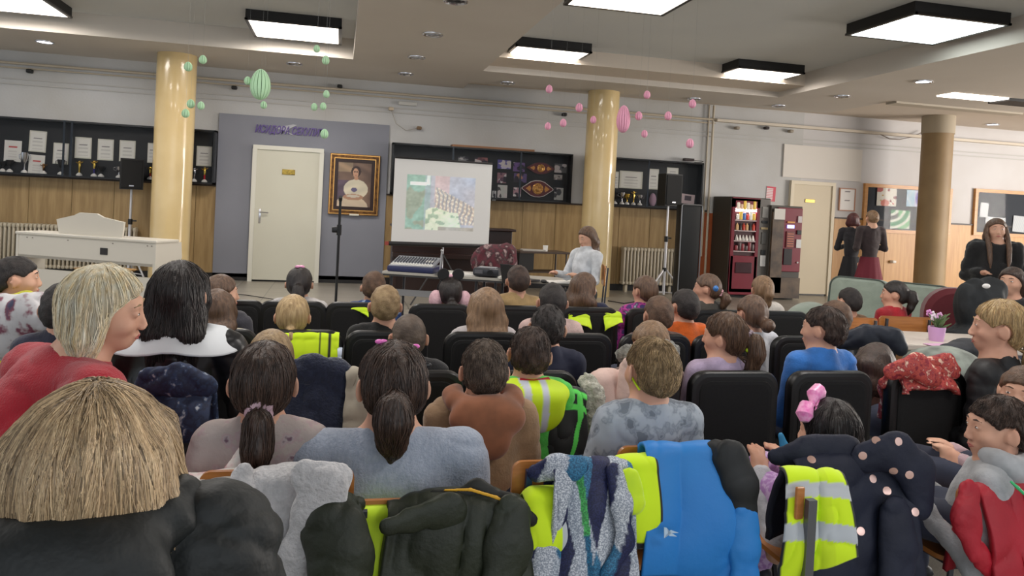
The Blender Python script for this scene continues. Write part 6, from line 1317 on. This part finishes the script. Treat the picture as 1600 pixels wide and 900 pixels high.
P('child with short hair and pink tie in a purple patterned jacket', 1008, 429, H3, head=(20, 0, 0), hair=('pony', 'brown', (.03, -.09, -.06)), ponyL=.03, topmat=mat((60, 40, 100), .7, c2=[(200, 60, 160), (40, 40, 80), (200, 200, 220)], scale=20, lo=.4, hi=.7), extra=clip((236, 150, 190), (.03, -.1, -.055), (.012, .01, .01)))
P('child with blue hair clip and pink scrunchie looking left', 1105, 426, H3, yaw=R(15), head=(42, 0, 0), hair=('pony', 'brown', (.01, -.105, -.03)), ponyL=.12, top=(70, 66, 60), face=True, extra=multi(clip((70, 130, 200), (-.06, -.07, .01), (.012, .03, .008)), scrunchie((226, 170, 180), (.01, -.11, -.03), .020, .010)))
P('child with blonde ponytail in front of the snack machine', 1192, 429, H3+.2, yaw=R(0), head=(-10, 0, 0), hair=('pony', 'lbrown', (0, -.1, .05)), ponyL=.2, top=(220, 214, 206))
P('boy with black hair on the wooden chair near the sofa', 1327, 449, 4.95, hair=('short', 'black'), top=(120, 84, 50), head=(6, 0, 0))
P('child in red sweater with dark ponytail on the second wooden chair', 1398, 437, 5.05, yaw=R(15), head=(38, 0, 0), hair=('pony', 'black', (0, -.1, .03)), ponyL=.18, top=(176, 24, 40), face=True)
P('seated person with dark hair facing the children at the far right', 1582, 416, 4.9, kid=False, yaw=R(118), head=(-6, 0, 0), hair=('long', 'dark', .19, .85), top=(34, 34, 38), face=True, topname='jacket')
# presenter
def pres_hands(lv, B, SL, SR, pz):
    EL = SL+B(-.03, .02, -.27); ER = SR+B(.05, .10, -.22)
    tr = Vector(at(868, 425, 8.12)); return EL, EL+B(.14, .22, .02), ER, None
px_, py_ = 918, 353
def mk_pres():
    d = 8.15; c0 = at(px_, py_, d); hand = at(866, 431, 8.1)-Vector((c0.x, c0.y, 0)); hand2 = at(902, 436, 8.0)-Vector((c0.x, c0.y, 0))
    def hf_(lv, B, SL, SR, pz):
        EL = SL+B(-.02, .04, -.26); ER = SR+B(.05, .07, -.24)
        return EL, np.array(hand2)+np.array((0, 0, .03)), ER, np.array(hand)+np.array((.02, 0, .03))
    person('presenter in white turtleneck seated at the long table', px_, py_, d, kid=False, yaw=R(118), head=(-10, 20, 0), hair=('long', 'brown', .26, .8), top=(222, 226, 232), collar='turtle', hands=hf_, face=True, legs=(24, 24, 28), seat_z=.47, fat=.92)
mk_pres()
# standing people
def st(label, px, py, d, yaw, **k): return person(label, px, py, d, kid=False, yaw=R(yaw), seated=False, **k)
st('person in dark blazer and maroon pleated skirt, seen from behind', 1363, 328, 11.6, -8, hair=('bun', 'lbrown', (0, -.09, .0)), top=(58, 44, 46), skirt=mat((110, 30, 46), .8), fat=.98, topname='blazer')
st('person in black blazer standing beside the maroon skirt', 1334, 332, 12.3, -45, hair=('bob', 'red', .1, .85), top=(34, 32, 38), skirt=mat((26, 26, 30), .8), fat=.92, topname='blazer')
st('person in black fur trimmed coat with long brown hair facing the room', 1558, 340, 7.6, 148, hair=('long', 'brown', .30, .85), top=(18, 18, 20), face=True, extra=lambda t, H, B, s, nb: [MB().tube([H(sd*.072, .01, .05), H(sd*.088, .03, -.05), nb+B(sd*.085, .085, -.03), nb+B(sd*.08, .125, -.16), nb+B(sd*.075, .13, -.24)], [.014, .022, .026, .022, .006], 10).build('hair_lock', hair_mat('brown', 'long'), t, True) for sd in (-1, 1)], puffy=.02, fat=1.0, topname='coat', hood=mat((34, 30, 28), .95, bump=.8, bscale=90), legs=(16, 16, 18))
